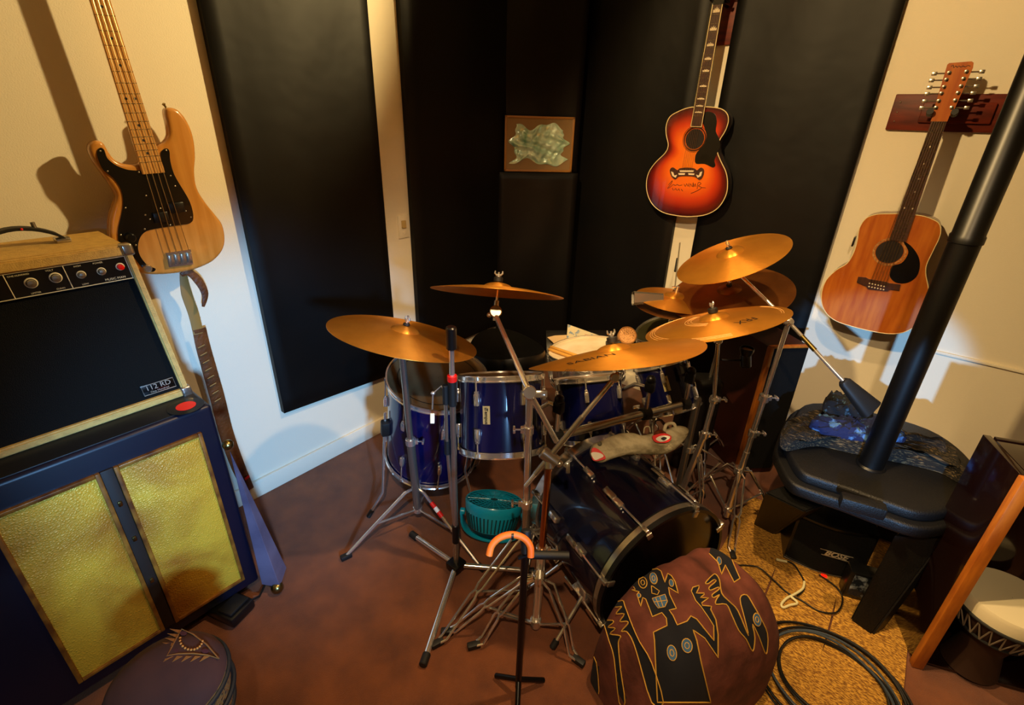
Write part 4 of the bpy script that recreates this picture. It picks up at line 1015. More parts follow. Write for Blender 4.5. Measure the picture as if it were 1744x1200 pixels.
# round beige mesh tambourine-like shaker and black holder
c = at(1068, 572, 2.35)
t = thing('round_shaker', 'round beige perforated shaker between snare and olive-headed tom', 'shaker', c)
MB(c).lathe(c-F_*-.0, -F_+V(0, 0, .4), [(.044, -.02), (.044, .012), (.040, .016), (.038, .012)], 36).build('rim', mat('beige_rim', '#a87440', .5), t)
MB(c).lathe(c, -F_+V(0, 0, .4), [(.039, .011), (.001, .014)], 36).build('mesh_face', M_beigemesh, t)
MB(c).tube([c+U_*-.03-R_*.01, c-R_*.10-U_*.035], .012, 12).build('handle', M_rubber, t)
# driftwood creature on the bass drum
dw0 = [(1005,768),(1010,757),(1022,751),(1045,741),(1062,737),(1078,737),(1092,741),(1110,738),(1130,733),(1150,725),(1165,726),(1171,733),(1166,748),(1152,762),(1135,772),(1110,774),(1085,773),(1060,776),(1040,782),(1025,788),(1014,786),(1007,779)]
zt_ = cf.z+RB+.035
pc = V(1.43, -1.30, 0)
D_of = lambda x: None
def dpt(x, y):   # plane through the top of the bass drum, facing the camera and leaning back
    n = (-F_+V(0, 0, .3)).normalized(); c = V(1.42, -1.355, .535); d = ray(x, y); return CAM+d*((c-CAM).dot(n)/d.dot(n))
OD = catmull([dpt(x, y) for x, y in dw0], 3)
t = thing('driftwood_creature', 'pale driftwood creature with painted red mouth and eye on the bass drum', 'driftwood carving', dpt(1080, 775))
b = MB(t.location); cen = sum(OD, V(0,0,0))/len(OD); nn_ = (-F_+V(0, 0, .3)).normalized(); n = len(OD); rings = []
import mathutils
axd = (dpt(1165, 740)-dpt(1015, 770)).normalized()
for k in range(-5, 6):
    u = k/5; s_ = math.sqrt(max(0, 1-abs(u)**2.4)); rings.append([])
    for p in OD:
        along = (p-cen).dot(axd); spine = cen+axd*along*.93; q = spine+(p-spine)*max(s_, .02)
        rings[-1].append(b.v(q+nn_*u*.030+nn_*.004*sin(along*60)*(1-abs(u))))
b.skin(rings, True); dwo = b.build('body', M_drift, t)
def onfront(pts, h, nmx, m_, par, lab=None, cat=3):
    q = [dpt(x, y) for x, y in pts]; q = catmull(q, cat) if cat else q
    return MB(t.location).slab(lift(q, nn_*h), -nn_*.010).build(nmx, m_, par, lab)
onfront([(1007,763),(1014,764),(1022,770),(1029,780),(1020,784),(1008,784),(1005,772)], .031, 'red_mouth', M_red, t)
onfront([(1004,773),(1009,770),(1020,772),(1025,777),(1018,781),(1010,783)], .034, 'teeth', M_white, t)
e1 = MB(t.location); c = dpt(1122, 744)+nn_*.018; e1.sph(c, .026, 12, nn_, .7); e1.build('eye_socket', M_cedarside, t)
onfront([(1106,744),(1112,741),(1126,739),(1137,744),(1134,752),(1124,755),(1110,753)], .042, 'red_eyelid', M_red, t)
onfront([(1111,748),(1120,743),(1134,744),(1132,749),(1122,753),(1115,752)], .045, 'eye_white', M_white, t)
onfront([(1119,748),(1124,745),(1129,747),(1124,751)], .047, 'pupil', M_ink, t)
c = dpt(1019, 756)+nn_*.028; MB(t.location).sph(c, .008, 8, nn_, .5).build('nostril', mat('grey_stone', '#54503c', .8), t)
# brushes of the eye: knots on top
b = MB(t.location)
b.tube(catmull([dpt(1095, 738)+nn_*.01, dpt(1097, 728)+nn_*.01, dpt(1104, 727)+nn_*.012, dpt(1106, 736)+nn_*.012], 4, False), .002, 6)
b.tube(catmull([dpt(1128, 736)+nn_*.02, dpt(1132, 724)+nn_*.02, dpt(1144, 722)+nn_*.02, dpt(1148, 732)+nn_*.015, dpt(1140, 740)+nn_*.02], 4, False), .006, 8)
b.build('twig_curl', M_drift, t)
# teal fan
fc = V(1.0, -1.60, 0); fc = onz(838, 925, .02)
fn = thing('desk_fan', 'teal floor fan under the toms, its head tipped up in a U-shaped stand', 'fan', V(fc.x, fc.y, 0))
o = V(fc.x, fc.y, 0); up = (V(.1, -.05, 1)).normalized(); hc = V(fc.x, fc.y, 0)+V(-.015, .02, .155)
MF = zframe(hc, U_-F_*.05+R_*.10, R_)
fm = MF.to_3x3(); zx = fm@V(0,0,1); xx = fm@V(1,0,0); yy = fm@V(0,1,0)
hd_ = MB(o).lathe(hc, zx, [(.050, -.055), (.085, -.050), (.100, -.02), (.113, .03), (.116, .055), (.112, .062), (.106, .060)], 48).build('housing', M_teal, fn)
for i in range(44):
    a = 2*pi*i/44; d = xx*cos(a)+yy*sin(a); e = -xx*sin(a)+yy*cos(a)
    MB(o).box(hc+d*.1035-zx*.012, d*.002, e*.0022, (zx*.030+d*.008), 0).build('vent_slot', M_tealdk, hd_)
b = MB(o)
for rr2 in (.02, .035, .05, .065, .08, .095): b.loop([hc+zx*.060+xx*rr2*cos(q*pi/18)+yy*rr2*sin(q*pi/18) for q in range(36)], .0012, 5)
for i in range(24): a = 2*pi*i/24; b.tube([hc+zx*.060+(xx*cos(a)+yy*sin(a))*.015, hc+zx*.058+(xx*cos(a)+yy*sin(a))*.108], .0012, 4)
b.build('front_grille', M_teal, fn)
MB(o).lathe(hc+zx*.03, zx, [(.106, 0), (.001, .002)], 36).build('fan_back_plate', M_tealdk, hd_)
b = MB(o)
for i in range(3):
    a = 2*pi*i/3; d = xx*cos(a)+yy*sin(a); e = -xx*sin(a)+yy*cos(a)
    b.box(hc+zx*.044+d*.055, d*.04, e*.022+zx*.008, zx*.001)
b.cyl(hc+zx*.034, hc+zx*.052, .018, 16, .003); b.build('blade', M_tealdk, fn)
ub = []
for k in range(21):
    a = pi*k/20; ub.append(hc-xx*cos(a)*.126+V(0, 0, -1)*(.135*sin(a)**.6))
b = MB(o); rr_ = []
pr = -F_; pr.z = 0; pr.normalize()
for i, q in enumerate(ub):
    d = (ub[min(i+1, 20)]-ub[max(i-1, 0)]).normalized(); s_ = pr; m_ = d.cross(s_)
    rr_.append([b.v(q+s_*u_*.019+m_*v_*.006) for u_, v_ in ((-1, -.6), (-.8, -1), (.8, -1), (1, -.6), (1, .6), (.8, 1), (-.8, 1), (-1, .6))])
b.skin(rr_); b.build('u_bracket', M_teal, fn)
for s_ in (-1, 1): MB(o).cyl(hc+xx*s_*.112, hc+xx*s_*.132, .014, 16, .003).build('pivot', M_teal, fn)
# guitar stand with orange yoke
gb = onz(882, 1180, 0); gst = thing('guitar_stand', 'black guitar stand with orange foam yoke in front of the fan', 'guitar stand', gb)
gtop = V(gb.x, gb.y, zfor(gb.x, gb.y, 908))
MB(gb).tube([gb+V(0, 0, .03), gtop], .0095, 14).build('post', M_blackmetal, gst)
MB(gb).cyl(gtop-U_*.05, gtop+U_*.01, .013, 14, .003).build('collar', M_rubber, gst)
yo = catmull([at(x, y, (gtop-CAM).dot(F_)-.02) for x, y in ((833, 945), (838, 928), (852, 915), (872, 910), (892, 916), (903, 930), (904, 948))], 5, False)
b = MB(gb).tube(yo, .0085, 14); b.build('orange_yoke', M_orange, gst)
b = MB(gb); q = at(873, 912, (gtop-CAM).dot(F_)-.02); b.cyl(q-R_*.003, q+R_*.003, .0105, 14).tube([q, gtop], .005, 8); b.build('yoke_bracket', M_blackmetal, gst)
gD = (gtop-CAM).dot(F_)
q0 = at(900, 944, gD+.02); q1 = at(969, 946, gD+.02)
MB(gb).tube([q0, q1], .011, 14).build('padded_arm', M_rubber, gst)
MB(gb).tube([q0, at(882, 950, gD+.01)], .005, 8).build('arm_rod', M_blackmetal, gst)
for d_ in (V(.6, -.8, 0), V(-.9, -.1, 0), V(.45, .85, 0)): MB(gb).tube([gb+V(0, 0, .07), gb+d_*.09+V(0, 0, .012)], .008, 10).build('base_leg', M_blackmetal, gst)
# bass pedal between the stands
pq_ = V(1.16, -1.30, 0)
t = thing('bass_pedal', 'dark metal bass drum pedal behind the drum', 'pedal', pq_)
MB(pq_).box(pq_+V(0, 0, .03), ab*.13, V(.399, .917, 0)*.04, V(0, 0, .006)+ab*0, .003).build('footboard', M_steel, t)
for s_ in (-1, 1): MB(pq_).tube([pq_+ab*.12+V(.399, .917, 0)*.05*s_+V(0, 0, .01), pq_+ab*.12+V(.399, .917, 0)*.045*s_+V(0, 0, .26)], .008, 8).build('post', M_steel, t)
MB(pq_).tube([pq_+ab*.12+V(.399, .917, 0)*.05+V(0, 0, .25), pq_+ab*.12-V(.399, .917, 0)*.05+V(0, 0, .25)], .006, 8).tube([pq_+ab*.12+V(0, 0, .25), pq_+ab*.03+V(0, 0, .36)], .004, 8).build('beater_rod', M_steel, t)
MB(pq_).cyl(pq_+ab*.01+V(0, 0, .36), pq_+ab*.05+V(0, 0, .36), .022, 14, .005).build('beater', mat('white_felt', '#c8c0b0', .9), t)
# ------------------------------------------------------------------ batik cushion in front of the bass drum
wv = V(.399, .917, 0); C0 = cf+ab*.165; C0.z = 0; C0 = C0-wv*.045
def spow(x, p): return math.copysign(abs(x)**p, x)
def cush_pt(u, v):   # u across (-1..1), v over the top (0 front at the floor .. 1 back at the drum)
    th_ = pi*v; k = max(0, 1-abs(u)**4)**.32
    y = -spow(cos(th_), .75 if cos(th_) > 0 else .55); z = max(0, sin(th_))**.5
    dpt0 = .20 if y < 0 else .125
    rip = .006*sin(9*u+5*v)+.005*sin(15*v-6*u)+.004*sin(23*u)
    Zt = .437-.07*u*u*(u < 0)-.05*u*u*(u > 0)
    P = C0+wv*(.262*u)+ab*(-y*dpt0*(.45+.55*k))*1.0+V(0, 0, max(.003, (Zt*z+rip*z)*k+.002))
    return P
bq_ = thing('batik_cushion', 'rounded cushion under brown batik cloth with navy figures, in front of the bass drum', 'cushion', C0)
NU, NV = 230, 230; GP = [[cush_pt(-1+2*i/NU, j/NV) for j in range(NV+1)] for i in range(NU+1)]
def cr(x, y): return (960+x/4, 840+y/4)
figs = [
 [(455,605),(490,600),(500,570),(470,560),(460,540),(640,515),(665,530),(690,605),(710,545),(735,560),(760,600),(782,680),(715,640),(722,690),(768,785),(720,795),(745,830),(775,895),(840,870),(865,835),(905,855),(1022,1000),(1020,900),(990,850),(935,770),(900,730),(870,665),(880,640),(920,628),(920,645),(903,680),(955,680),(955,690),(930,710),(985,712),(940,745),(945,762),(1005,768),(1000,790),(1035,860),(1050,960),(1050,1115),(960,985),(880,930),(905,1000),(935,1150),(1000,1420),(640,1420),(620,1000),(612,945),(705,900),(700,850),(670,812),(605,840),(560,720),(540,710),(525,770),(500,690),(515,670),(465,660),(490,655),(455,605)],
 [(250,820),(300,800),(310,815),(288,860),(335,865),(340,880),(305,910),(355,918),(318,955),(388,968),(378,1000),(375,1040),(390,1200),(420,1420),(380,1420),(345,1120),(310,1000),(280,900)],
 [(318,765),(400,730),(420,770),(470,900),(520,1010),(600,1150),(680,1420),(600,1420),(510,1120),(470,1000),(430,940),(395,938),(440,885),(428,870),(385,870),(415,820),(360,820),(385,785),(395,770),(355,775)],
 [(965,610),(1010,560),(1035,552),(1060,590),(1075,680),(1130,740),(1185,800),(1255,965),(1230,850),(1200,715),(1245,692),(1290,760),(1340,850),(1385,950),(1385,1060),(1370,1085),(1330,980),(1285,890),(1300,980),(1285,1072),(1240,990),(1190,930),(1140,820),(1105,755),(1035,755),(1040,720),(1060,690),(1020,710),(1010,690),(1055,655),(1050,640),(1000,660),(990,640),(1035,600),(1020,590),(985,615)],
 [(990,410),(1000,370),(1050,340),(1090,350),(1140,440),(1200,580),(1160,605),(1100,490),(1075,552),(1050,470)],
 [(180,1080),(240,970),(255,940),(230,890),(215,905),(190,960),(150,1050),(100,1200),(60,1420),(230,1420),(225,1150)],
]
def inpoly(x, y, P):
    r = False; n = len(P); j = n-1
    for i in range(n):
        xi, yi = P[i]; xj, yj = P[j]
        if (yi > y) != (yj > y) and x < (xj-xi)*(y-yi)/(yj-yi)+xi: r = not r
        j = i
    return r
figs = [f_ if k in (0, 4) else [(p.x, p.y) for p in catmull([V(q[0], q[1], 0) for q in f_], 3)] for k, f_ in enumerate(figs)]
PF = [[cr(*q) for q in f_] for f_ in figs]
BBX = [(min(q[0] for q in f_), max(q[0] for q in f_), min(q[1] for q in f_), max(q[1] for q in f_)) for f_ in PF]
b = MB(C0); G = [[b.v(p) for p in row] for row in GP]
for i in range(NU):
    for j in range(NV):
        p = (GP[i][j]+GP[i+1][j+1])/2; x, y = topx(p); mi = 0
        for f_, bb_ in zip(PF, BBX):
            if bb_[0] <= x <= bb_[1] and bb_[2] <= y <= bb_[3] and inpoly(x, y, f_): mi = 1; break
        b.f([G[i][j], G[i+1][j], G[i+1][j+1], G[i][j+1]], True, mi)
cov = b.build('cloth_cover', [M_batik, M_batiknavy], bq_)
bm_c = bmesh.new(); bm_c.from_mesh(cov.data); bm_c.transform(Matrix.Translation(C0)); BV = BVHTree.FromBMesh(bm_c)
def hit(px, py):
    h = BV.ray_cast(CAM, ray(px, py).normalized()); return (h[0], h[1]) if h[0] else None
def onsurf(pts, r_, m_, nm, close=False):
    seg = []; runs = []
    for i in range(len(pts)-(0 if close else 1)):
        a, c = pts[i], pts[(i+1) % len(pts)]; n_ = max(1, int(math.hypot(a[0]-c[0], a[1]-c[1])/4))
        for k in range(n_): seg.append((a[0]+(c[0]-a[0])*k/n_, a[1]+(c[1]-a[1])*k/n_))
    seg.append(pts[0] if close else pts[-1])
    for q in seg:
        h = hit(*q)
        if h:
            n_ = h[1] if h[1].dot(CAM-h[0]) > 0 else -h[1]
            p = h[0]+n_*.0012
            if seg and runs and runs[-1] and (runs[-1][-1]-p).length < .05: runs[-1].append(p)
            else: runs.append([p])
    b = MB(C0); ok = False
    for r2 in runs:
        if len(r2) > 2: b.tube(r2, r_, 5); ok = True
    if ok: b.build(nm, m_, cov)
for f_ in PF: onsurf(f_, .0016, M_thread, 'gold_outline', True)
def ell(cx, cy, rx_, ry_, rot=0, n_=16): return [cr(cx+rx_*cos(2*pi*k/n_)*cos(rot)-ry_*sin(2*pi*k/n_)*sin(rot), cy+rx_*cos(2*pi*k/n_)*sin(rot)+ry_*sin(2*pi*k/n_)*cos(rot)) for k in range(n_)]
def patch(pts, m_, nm):
    hs = [hit(*q) for q in pts]
    if all(hs):
        ps_ = [h[0]+(h[1] if h[1].dot(CAM-h[0]) > 0 else -h[1])*.0022 for h in hs]; c = sum(ps_, V(0,0,0))/len(ps_)
        b = MB(C0); vs = [b.v(p) for p in ps_]; cv = b.v(c)
        for i in range(len(vs)): b.f([vs[i], vs[(i+1) % len(vs)], cv])
        b.build(nm, m_, cov)
for (cx, cy, a, c_, inner) in ((540,608,28,38,1),(613,580,24,38,1),(738,1085,30,52,1),(840,1035,34,48,1),(1315,858,24,44,1),(1062,362,20,20,1),(735,610,14,24,0),(1058,460,14,26,0),(514,696,12,14,0)):
    patch(ell(cx, cy, a, c_, -.2), M_batikblue, 'blue_eye_patch'); onsurf(ell(cx, cy, a, c_, -.2), .0014, M_thread, 'gold_outline', True)
    if inner: onsurf(ell(cx, cy, a*.45, c_*.45, -.2, 10), .0012, M_thread, 'gold_outline', True)
patch([cr(*q) for q in ((605,715),(650,705),(690,688),(707,735),(690,772),(645,780),(622,750))], M_batikblue, 'blue_mouth_patch')
for L_ in (((605,715),(690,688),(707,735),(690,772),(645,780),(622,750),(605,715)), ((615,740),(705,728)), ((628,712),(655,778)), ((655,704),(680,775)), ((598,630),(610,635),(652,665),(640,690),(602,680),(598,630))):
    onsurf([cr(*q) for q in L_], .0013, M_thread, 'gold_outline')
# ------------------------------------------------------------------ stove
zt2 = .50
opx = [(1316,772),(1322,805),(1342,838),(1377,854),(1430,872),(1500,899),(1550,916),(1590,917),(1620,904),(1632,872),(1632,840)]
OUTL = [onz(x, y, .415) for x, y in opx]
for q in OUTL: q.z = .462
sc0 = sum(OUTL, V(0,0,0))/len(OUTL)
bk = [V(2.40, -.50, .462), V(2.26, -.34, .462), V(1.98, -.36, .462), V(1.80, -.48, .462)]
OUTL = catmull(OUTL+bk, 5)
base = onz(1425, 985, 0)
st = thing('wood_stove', 'black cast iron stove with rounded top and two wide legs beside the speaker cabinet', 'stove', V(2.08, -.85, 0))
o = st.location
MB(o).pillow(OUTL, V(0, 0, -.047), .012, 4).build('top_casting', M_iron, st)
ctr_ = V(2.085, -.82, zt2)
INN = [ctr_+(p-ctr_)*.93 for p in OUTL]; INN = [V(p.x+.004, p.y+.015, zt2-.0) for p in INN]
MB(o).pillow(INN, V(0, 0, -.040), .012, 3).build('raised_plate', M_iron, st)
ha, hb_ = onz(1430, 850, zt2+.015), onz(1508, 872, zt2+.015)
dh = (hb_-ha).normalized(); MB(o).box((ha+hb_)/2, (hb_-ha)/2, dh.cross(V(0, 0, 1))*.022, V(0, 0, .022), .008).build('lid_handle', M_iron, st)
def leg_box(f1, f2, t1_, t2_, dep):
    b = MB(o); q = []
    for (p, r) in ((f1, f2), (t1_, t2_)):
        p, r = Vector(p), Vector(r); q.append([b.v(p), b.v(r), b.v(r+dep), b.v(p+dep)])
    b.skin(q, True, smooth=False); bmesh.ops.bevel(b.bm, geom=b.bm.edges[:], offset=.006, segments=2, affect='EDGES'); return b
dep = V(.08, .12, 0)
leg_box(onz(1282, 893, .004), onz(1318, 911, .004), onz(1302, 838, .38)*1, onz(1372, 872, .38), V(.05, .10, 0)).build('leg', M_iron, st)
leg_box(onz(1446, 1056, .004), onz(1484, 1084, .004), onz(1524, 910, .40), onz(1610, 915, .40), V(.03, .06, 0)).build('leg', M_iron, st)
b = MB(o); b.abox((2.02, -.62, .30), (2.26, -.44, .42), .01); b.build('fire_box', M_iron, st)
MB(o).abox((1.90, -.52, .004), (1.97, -.45, .42), .006).build('leg', M_iron, st)
MB(o).abox((2.22, -.50, .004), (2.29, -.43, .42), .006).build('leg', M_iron, st)
pb0 = onz(1483, 792, zt2); zj = zfor(pb0.x, pb0.y, 408)-zt2
MB(o).lathe(V(pb0.x, pb0.y, zt2-.01), (0, 0, 1), [(.047, 0), (.047, .012), (.041, .018), (.039, .018), (.039, zj), (.042, zj+.002), (.042, zj+.022), (.039, zj+.026), (.039, ZC-zt2)], 40).build('stove_pipe', M_pipe, st)
# blankets on the stove
def heap(label, px_out, z0, hgt, m_, nm='folded_blanket', seed=0, th_=0):
    P = catmull([onz(x, y, z0) for x, y in px_out], 5); c = sum(P, V(0,0,0))/len(P); b = MB(c); rings = []; n = len(P)
    for k, (f_, h_) in enumerate(((1, 0), (1.02, .25), (1.0, .55), (.93, .82), (.8, .95), (.55, 1.0), (.25, .97), (.02, .96))):
        ring = []
        for i, p in enumerate(P):
            a = 2*pi*i/n; q = c+(p-c)*f_; q.z = z0+hgt*h_*(1+.18*sin(5*a+seed)*(f_ if f_ < 1 else 1))+.010*sin(11*a+3*k+seed)*(h_ > 0)
            if h_ == 0: q.z = z0+.001
            ring.append(b.v(q))
        rings.append(ring)
    b.skin(rings, True); return tag(b.build(nm, m_), label, 'blanket', 'blankets heaped on the stove')
zb_ = zt2+.001
heap('dark blanket with tan stripes draped along the back of the stove top', [(1338,768),(1330,748),(1345,722),(1400,712),(1480,730),(1560,755),(1610,772),(1634,800),(1634,822),(1600,805),(1540,790),(1450,772),(1390,760)], zb_, .055, M_blanket)
heap('blue patterned blanket piled on the striped one behind the pipe', [(1378,728),(1400,712),(1450,712),(1500,728),(1540,752),(1500,758),(1440,748),(1400,742)], zb_+.05, .045, M_blueblanket, seed=2)
heap('small dark rolled blanket at the far back, under the counterweight', [(1400,694),(1412,682),(1450,688),(1482,702),(1478,716),(1440,712),(1410,708)], zb_+.085, .05, mat('rolled_blanket', '#0e1016', .95, col2='#3c5c70', scale=40, ramp=(.58, .66), bump=.6), seed=4)
# ------------------------------------------------------------------ small speaker
bf = [onz(1334, 948, .012), onz(1400, 978, .012), onz(1465, 986, .012)]; dl1 = (bf[2]-bf[0]).xy.to_3d()
f0, f1 = V(bf[0].x, bf[0].y, .006), V(bf[2].x, bf[2].y, .006); dx_ = (f1-f0).normalized(); fy = V(-dx_.y, dx_.x, 0)
if fy.y < 0: fy = -fy
hS = .235; tl = onz(1352, 842, hS)
sp = thing('small_speaker', 'small black bow-fronted speaker with silver lettering under the stove', 'speaker', (f0+f1)/2)
o = sp.location; Wd = (f1-f0).length
b = MB(o); prof = []
for k in range(15):
    u = k/14; prof.append(f0+dx_*(Wd*u)-fy*(.030*sin(pi*u)))
prof += [f1+fy*.15, f0+fy*.15]
lean = (V(0, 0, hS)-fy*.0)
b.slab([p+lean for p in prof], -lean); bmesh.ops.bevel(b.bm, geom=[e for e in b.bm.edges if abs(e.verts[0].co.z-e.verts[1].co.z) < .001], offset=.004, segments=2, affect='EDGES')
b.build('body', M_plastic, sp)
b = MB(o); q = []
for k in range(15):
    u = .03+.94*k/14; c = f0+dx_*(Wd*u)-fy*(.030*sin(pi*u)+.003); q.append([b.v(c+V(0, 0, .022)), b.v(c+V(0, 0, hS-.012))])
for A_, B__ in zip(q, q[1:]): b.f([A_[0], B__[0], B__[1], A_[1]])
gr = b.build('front_grille', M_grille, sp)
M_silver = mat('silver_letter', '#c8c0b0', .3, .6)
lm = mframe(f0+dx_*(Wd*.56)-fy*.0355+V(0, 0, hS*.50), dx_, V(0, 0, 1), -fy)
text_mesh('BOSE', .032, M_silver, lm, 'lettering', gr, extrude=.0006, font_shear=.35, bold=.0008)
b = MB(o); b.box(lm@V(0, .012, 0), dx_*.055, V(0, 0, .0009), -fy*.0006).box(lm@V(0, -.013, 0), dx_*.045, V(0, 0, .0009), -fy*.0006); b.build('logo_lines', M_silver, gr)
b = MB(o).tube([f0+dx_*(Wd*(k/14))-fy*(.030*sin(pi*k/14)+.004)+V(0, 0, .014) for k in range(15)], .0022, 6); b.build('chrome_trim', M_steel, sp)
MB(o).box(f0+dx_*(Wd*.52)-fy*.040+V(0, 0, .006), dx_*.010, fy*.006, V(0, 0, .004), .002).build('red_light', mat('red_lamp', '#ff1808', .4, emit=1.5), sp)
# small device
p = onz(1462, 1000, .06); t = thing('small_monitor', 'small black device with pale patterned screen between speaker and stove leg', 'device', V(p.x, p.y, 0))
o = t.location; MB(o).box(o+V(0, .02, .07), dx_*.05, fy*.03, V(0, 0, .064), .006).build('case', M_plastic, t)
MB(o).box(o+V(0, .02, .075)-fy*.031, dx_*.036, fy*.001, V(0, 0, .048)).build('screen', M_glass, t)
# ------------------------------------------------------------------ woven mats
xm = [1.70, 1.925, 2.14, 2.315]
for (x0, x1, y0, y1, z, lb) in ((1.735, 1.9385, -1.75, -.60, .004, 'woven straw-coloured mat nearest the bass drum'), (1.9395, 2.1495, -2.3, -.52, .006, 'woven straw-coloured mat under the small speaker, the middle one'), (2.1505, 2.372, -2.3, -.52, .004, 'woven straw-coloured mat beneath the coiled cables')):
    b = MB((x0, y0, 0)); nX, nY = 10, 60; G = [[b.v((x0+(x1-x0)*i/nX+.006*sin(j*.35)*(i in (0,)), y0+(y1-y0)*j/nY, z+.004+.004*sin(pi*i/nX)+.0015*sin(j*.6+i))) for j in range(nY+1)] for i in range(nX+1)]
    for i in range(nX):
        for j in range(nY): b.f([G[i][j], G[i+1][j], G[i+1][j+1], G[i][j+1]])
    ed = [G[i][0] for i in range(nX+1)]+[G[nX][j] for j in range(1, nY+1)]+[G[i][nY] for i in range(nX-1, -1, -1)]+[G[0][j] for j in range(nY-1, 0, -1)]
    lo_ = [b.bm.verts.new((v.co.x, v.co.y, .001)) for v in ed]; b.skin([ed, lo_], False, smooth=False); b.f(lo_, False)
    tag(b.build('woven_mat', M_mat), lb, 'mat', 'woven mats by the stove')
# cables
def cable(label, pxs_, z, r_, m_, nm='cable', grp='cables on the mats', n_=6):
    P = catmull([onz(x, y, z+(k % 3)*.0) for k, (x, y) in enumerate(pxs_)], n_, False)
    return tag(MB(P[0]).tube(P, r_, 8).build(nm, m_), label, 'cable', grp)
cable('thin black cable from the cushion looping toward the small speaker', [(1256,962),(1290,965),(1315,985),(1340,1008),(1365,1022),(1395,1040),(1425,1042),(1435,1020),(1425,1000),(1395,978)], .019, .0028, M_cord)
cable('short black cable with white tape starting left of the small speaker', [(1322,952),(1348,958),(1362,975),(1370,992),(1368,1005),(1358,1014)], .019, .0030, M_cord)
tt = MB(onz(1365, 1002, .02)); P = catmull([onz(x, y, .024) for x, y in ((1322,952),(1330,954),(1340,956))], 4, False); tt.tube(P, .005, 8)
tag(tt.build('white_tape', M_tapew), 'white tape wrapped on the short cable end beside the speaker', 'tape', 'pieces of white tape')
tt = MB(onz(1345, 1020, .02)); P = catmull([onz(x, y, .023) for x, y in ((1370,990),(1367,1002),(1352,1012),(1340,1018),(1331,1028),(1334,1034),(1345,1030),(1358,1026),(1345,1014))], 4, False); tt.tube(P, .0042, 8)
tag(tt.build('white_tape', M_tapew), 'looped white tape lying across the cable crossing', 'tape', 'pieces of white tape')
cc = onz(1415, 1165, .012)
for k in range(7):
    R0 = .150+.012*k; c = cc+V(.012*sin(k*2.1), .010*cos(k*1.7), .006+.006*(k % 3))
    P = [c+V(R0*cos(a), R0*.92*sin(a), .006*sin(3*a+k)) for a in [2*pi*q/60 for q in range(60)]]
    tag(MB(c).loop(P, .0042, 7).build('cable_coil', M_cable if k in (2, 3) else M_cord), ['innermost black', 'second innermost black', 'inner grey-blue', 'outer grey-blue', 'third outermost black', 'second outermost black', 'outermost black'][k] + ' loop in the coil of cable at the foot of the stove leg', 'cable', 'loops of the coiled cable')
# ------------------------------------------------------------------ wooden side board and djembe at right
f_, bk_ = onz(1551, 1130, 0), onz(1510, 1092, 0)
dbk = (bk_-f_); dbk.z = 0; Lk = .19; dbk.normalize(); dbk = V(-.36, .93, 0).normalized(); nrm = V(dbk.y, -dbk.x, 0)
t = thing('wooden_cabinet', 'dark glossy wooden cabinet with pale orange front edge at the right', 'cabinet', f_)
H_ = .78
MB(f_).box(f_+dbk*.11+nrm*.012+V(0, 0, H_/2+.006), dbk*.098, nrm*.010, V(0, 0, H_/2-.007), .002).build('side_panel', M_darkwood, t)
MB(f_).box(f_+nrm*.014+V(0, 0, H_/2), dbk*.012, nrm*.016, V(0, 0, H_/2-.001), .002).build('front_edge', M_oakedge, t)
MB(f_).box(f_+dbk*.2+nrm*.24+V(0, 0, H_/2), dbk*.008, nrm*.21, V(0, 0, H_/2-.001), .002).build('back_panel', M_darkwood, t)
MB(f_).box(f_+dbk*.10+nrm*.44+V(0, 0, H_/2), dbk*.09, nrm*.010, V(0, 0, H_/2-.001), .002).build('side_panel', M_darkwood, t)
MB(f_).box(f_+dbk*.095+nrm*.225+V(0, 0, H_-.012), dbk*.088, nrm*.20, V(0, 0, .010), .002).build('shelf', M_darkwood, t)
dj = onz(1694, 1012, .31); dj.z = 0; dj += V(.035, .0, 0)
MB(f_).box(f_+dbk*.10+nrm*.226+V(0, 0, .008), dbk*.088, nrm*.20, V(0, 0, .005), .001).build('added_dark_base', M_darkwood, t)  # added dark sheet over the lit carpet, stands in for darkness inside the cabinet
dj.z = .012
t = thing('djembe', 'small roped djembe with pale skin at the lower right corner', 'drum', dj)
MB(dj).lathe(dj, (0, 0, 1), [(.06, .004), (.075, .004), (.055, .10), (.07, .16), (.108, .24), (.115, .30)], 40, False).build('shell', mat('djembe_shell', '#2a1608', .6), t)
MB(dj).lathe(dj, (0, 0, 1), [(.117, .255), (.120, .30), (.116, .312), (.001, .314)], 40).build('skin', M_skin, t)
for z in (.262, .18): MB(dj).loop([dj+V((.121 if z > .2 else .088)*cos(a), (.121 if z > .2 else .088)*sin(a), z) for a in [2*pi*q/40 for q in range(40)]], .005, 8).build('ring', M_rubber, t)
for k in range(24):
    a0, a1 = 2*pi*k/24, 2*pi*(k+.5)/24
    for aa, ab_ in ((a0, a1), (a1, a0+2*pi/24)): MB(dj).tube([dj+V(.121*cos(aa), .121*sin(aa), .262), dj+V(.090*cos(ab_), .090*sin(ab_), .18)] if aa == a0 else [dj+V(.090*cos(aa), .090*sin(aa), .18), dj+V(.121*cos(ab_), .121*sin(ab_), .262)], .0022, 5).build('rope', mat('rope_grey', '#8a7e6c', .8), t)
# ------------------------------------------------------------------ red-brown speaker cabinet at the back
e0_ = V(1.628, -.475, 0); Hc = .71
e1_ = onz(1380, 588, Hc); e1_.z = 0; dxx = (e1_-e0_).normalized(); dyy = V(-dxx.y, dxx.x, 0)
if dyy.y < 0: dyy = -dyy
t = thing('speaker_cabinet', 'tall cabinet with red-brown side, orange wood edge and black front, by the right panel', 'speaker', e0_)
wdt = (e1_-e0_).length; dpt_ = .30
dyy = V(-.80, .60, 0).normalized() if False else dyy
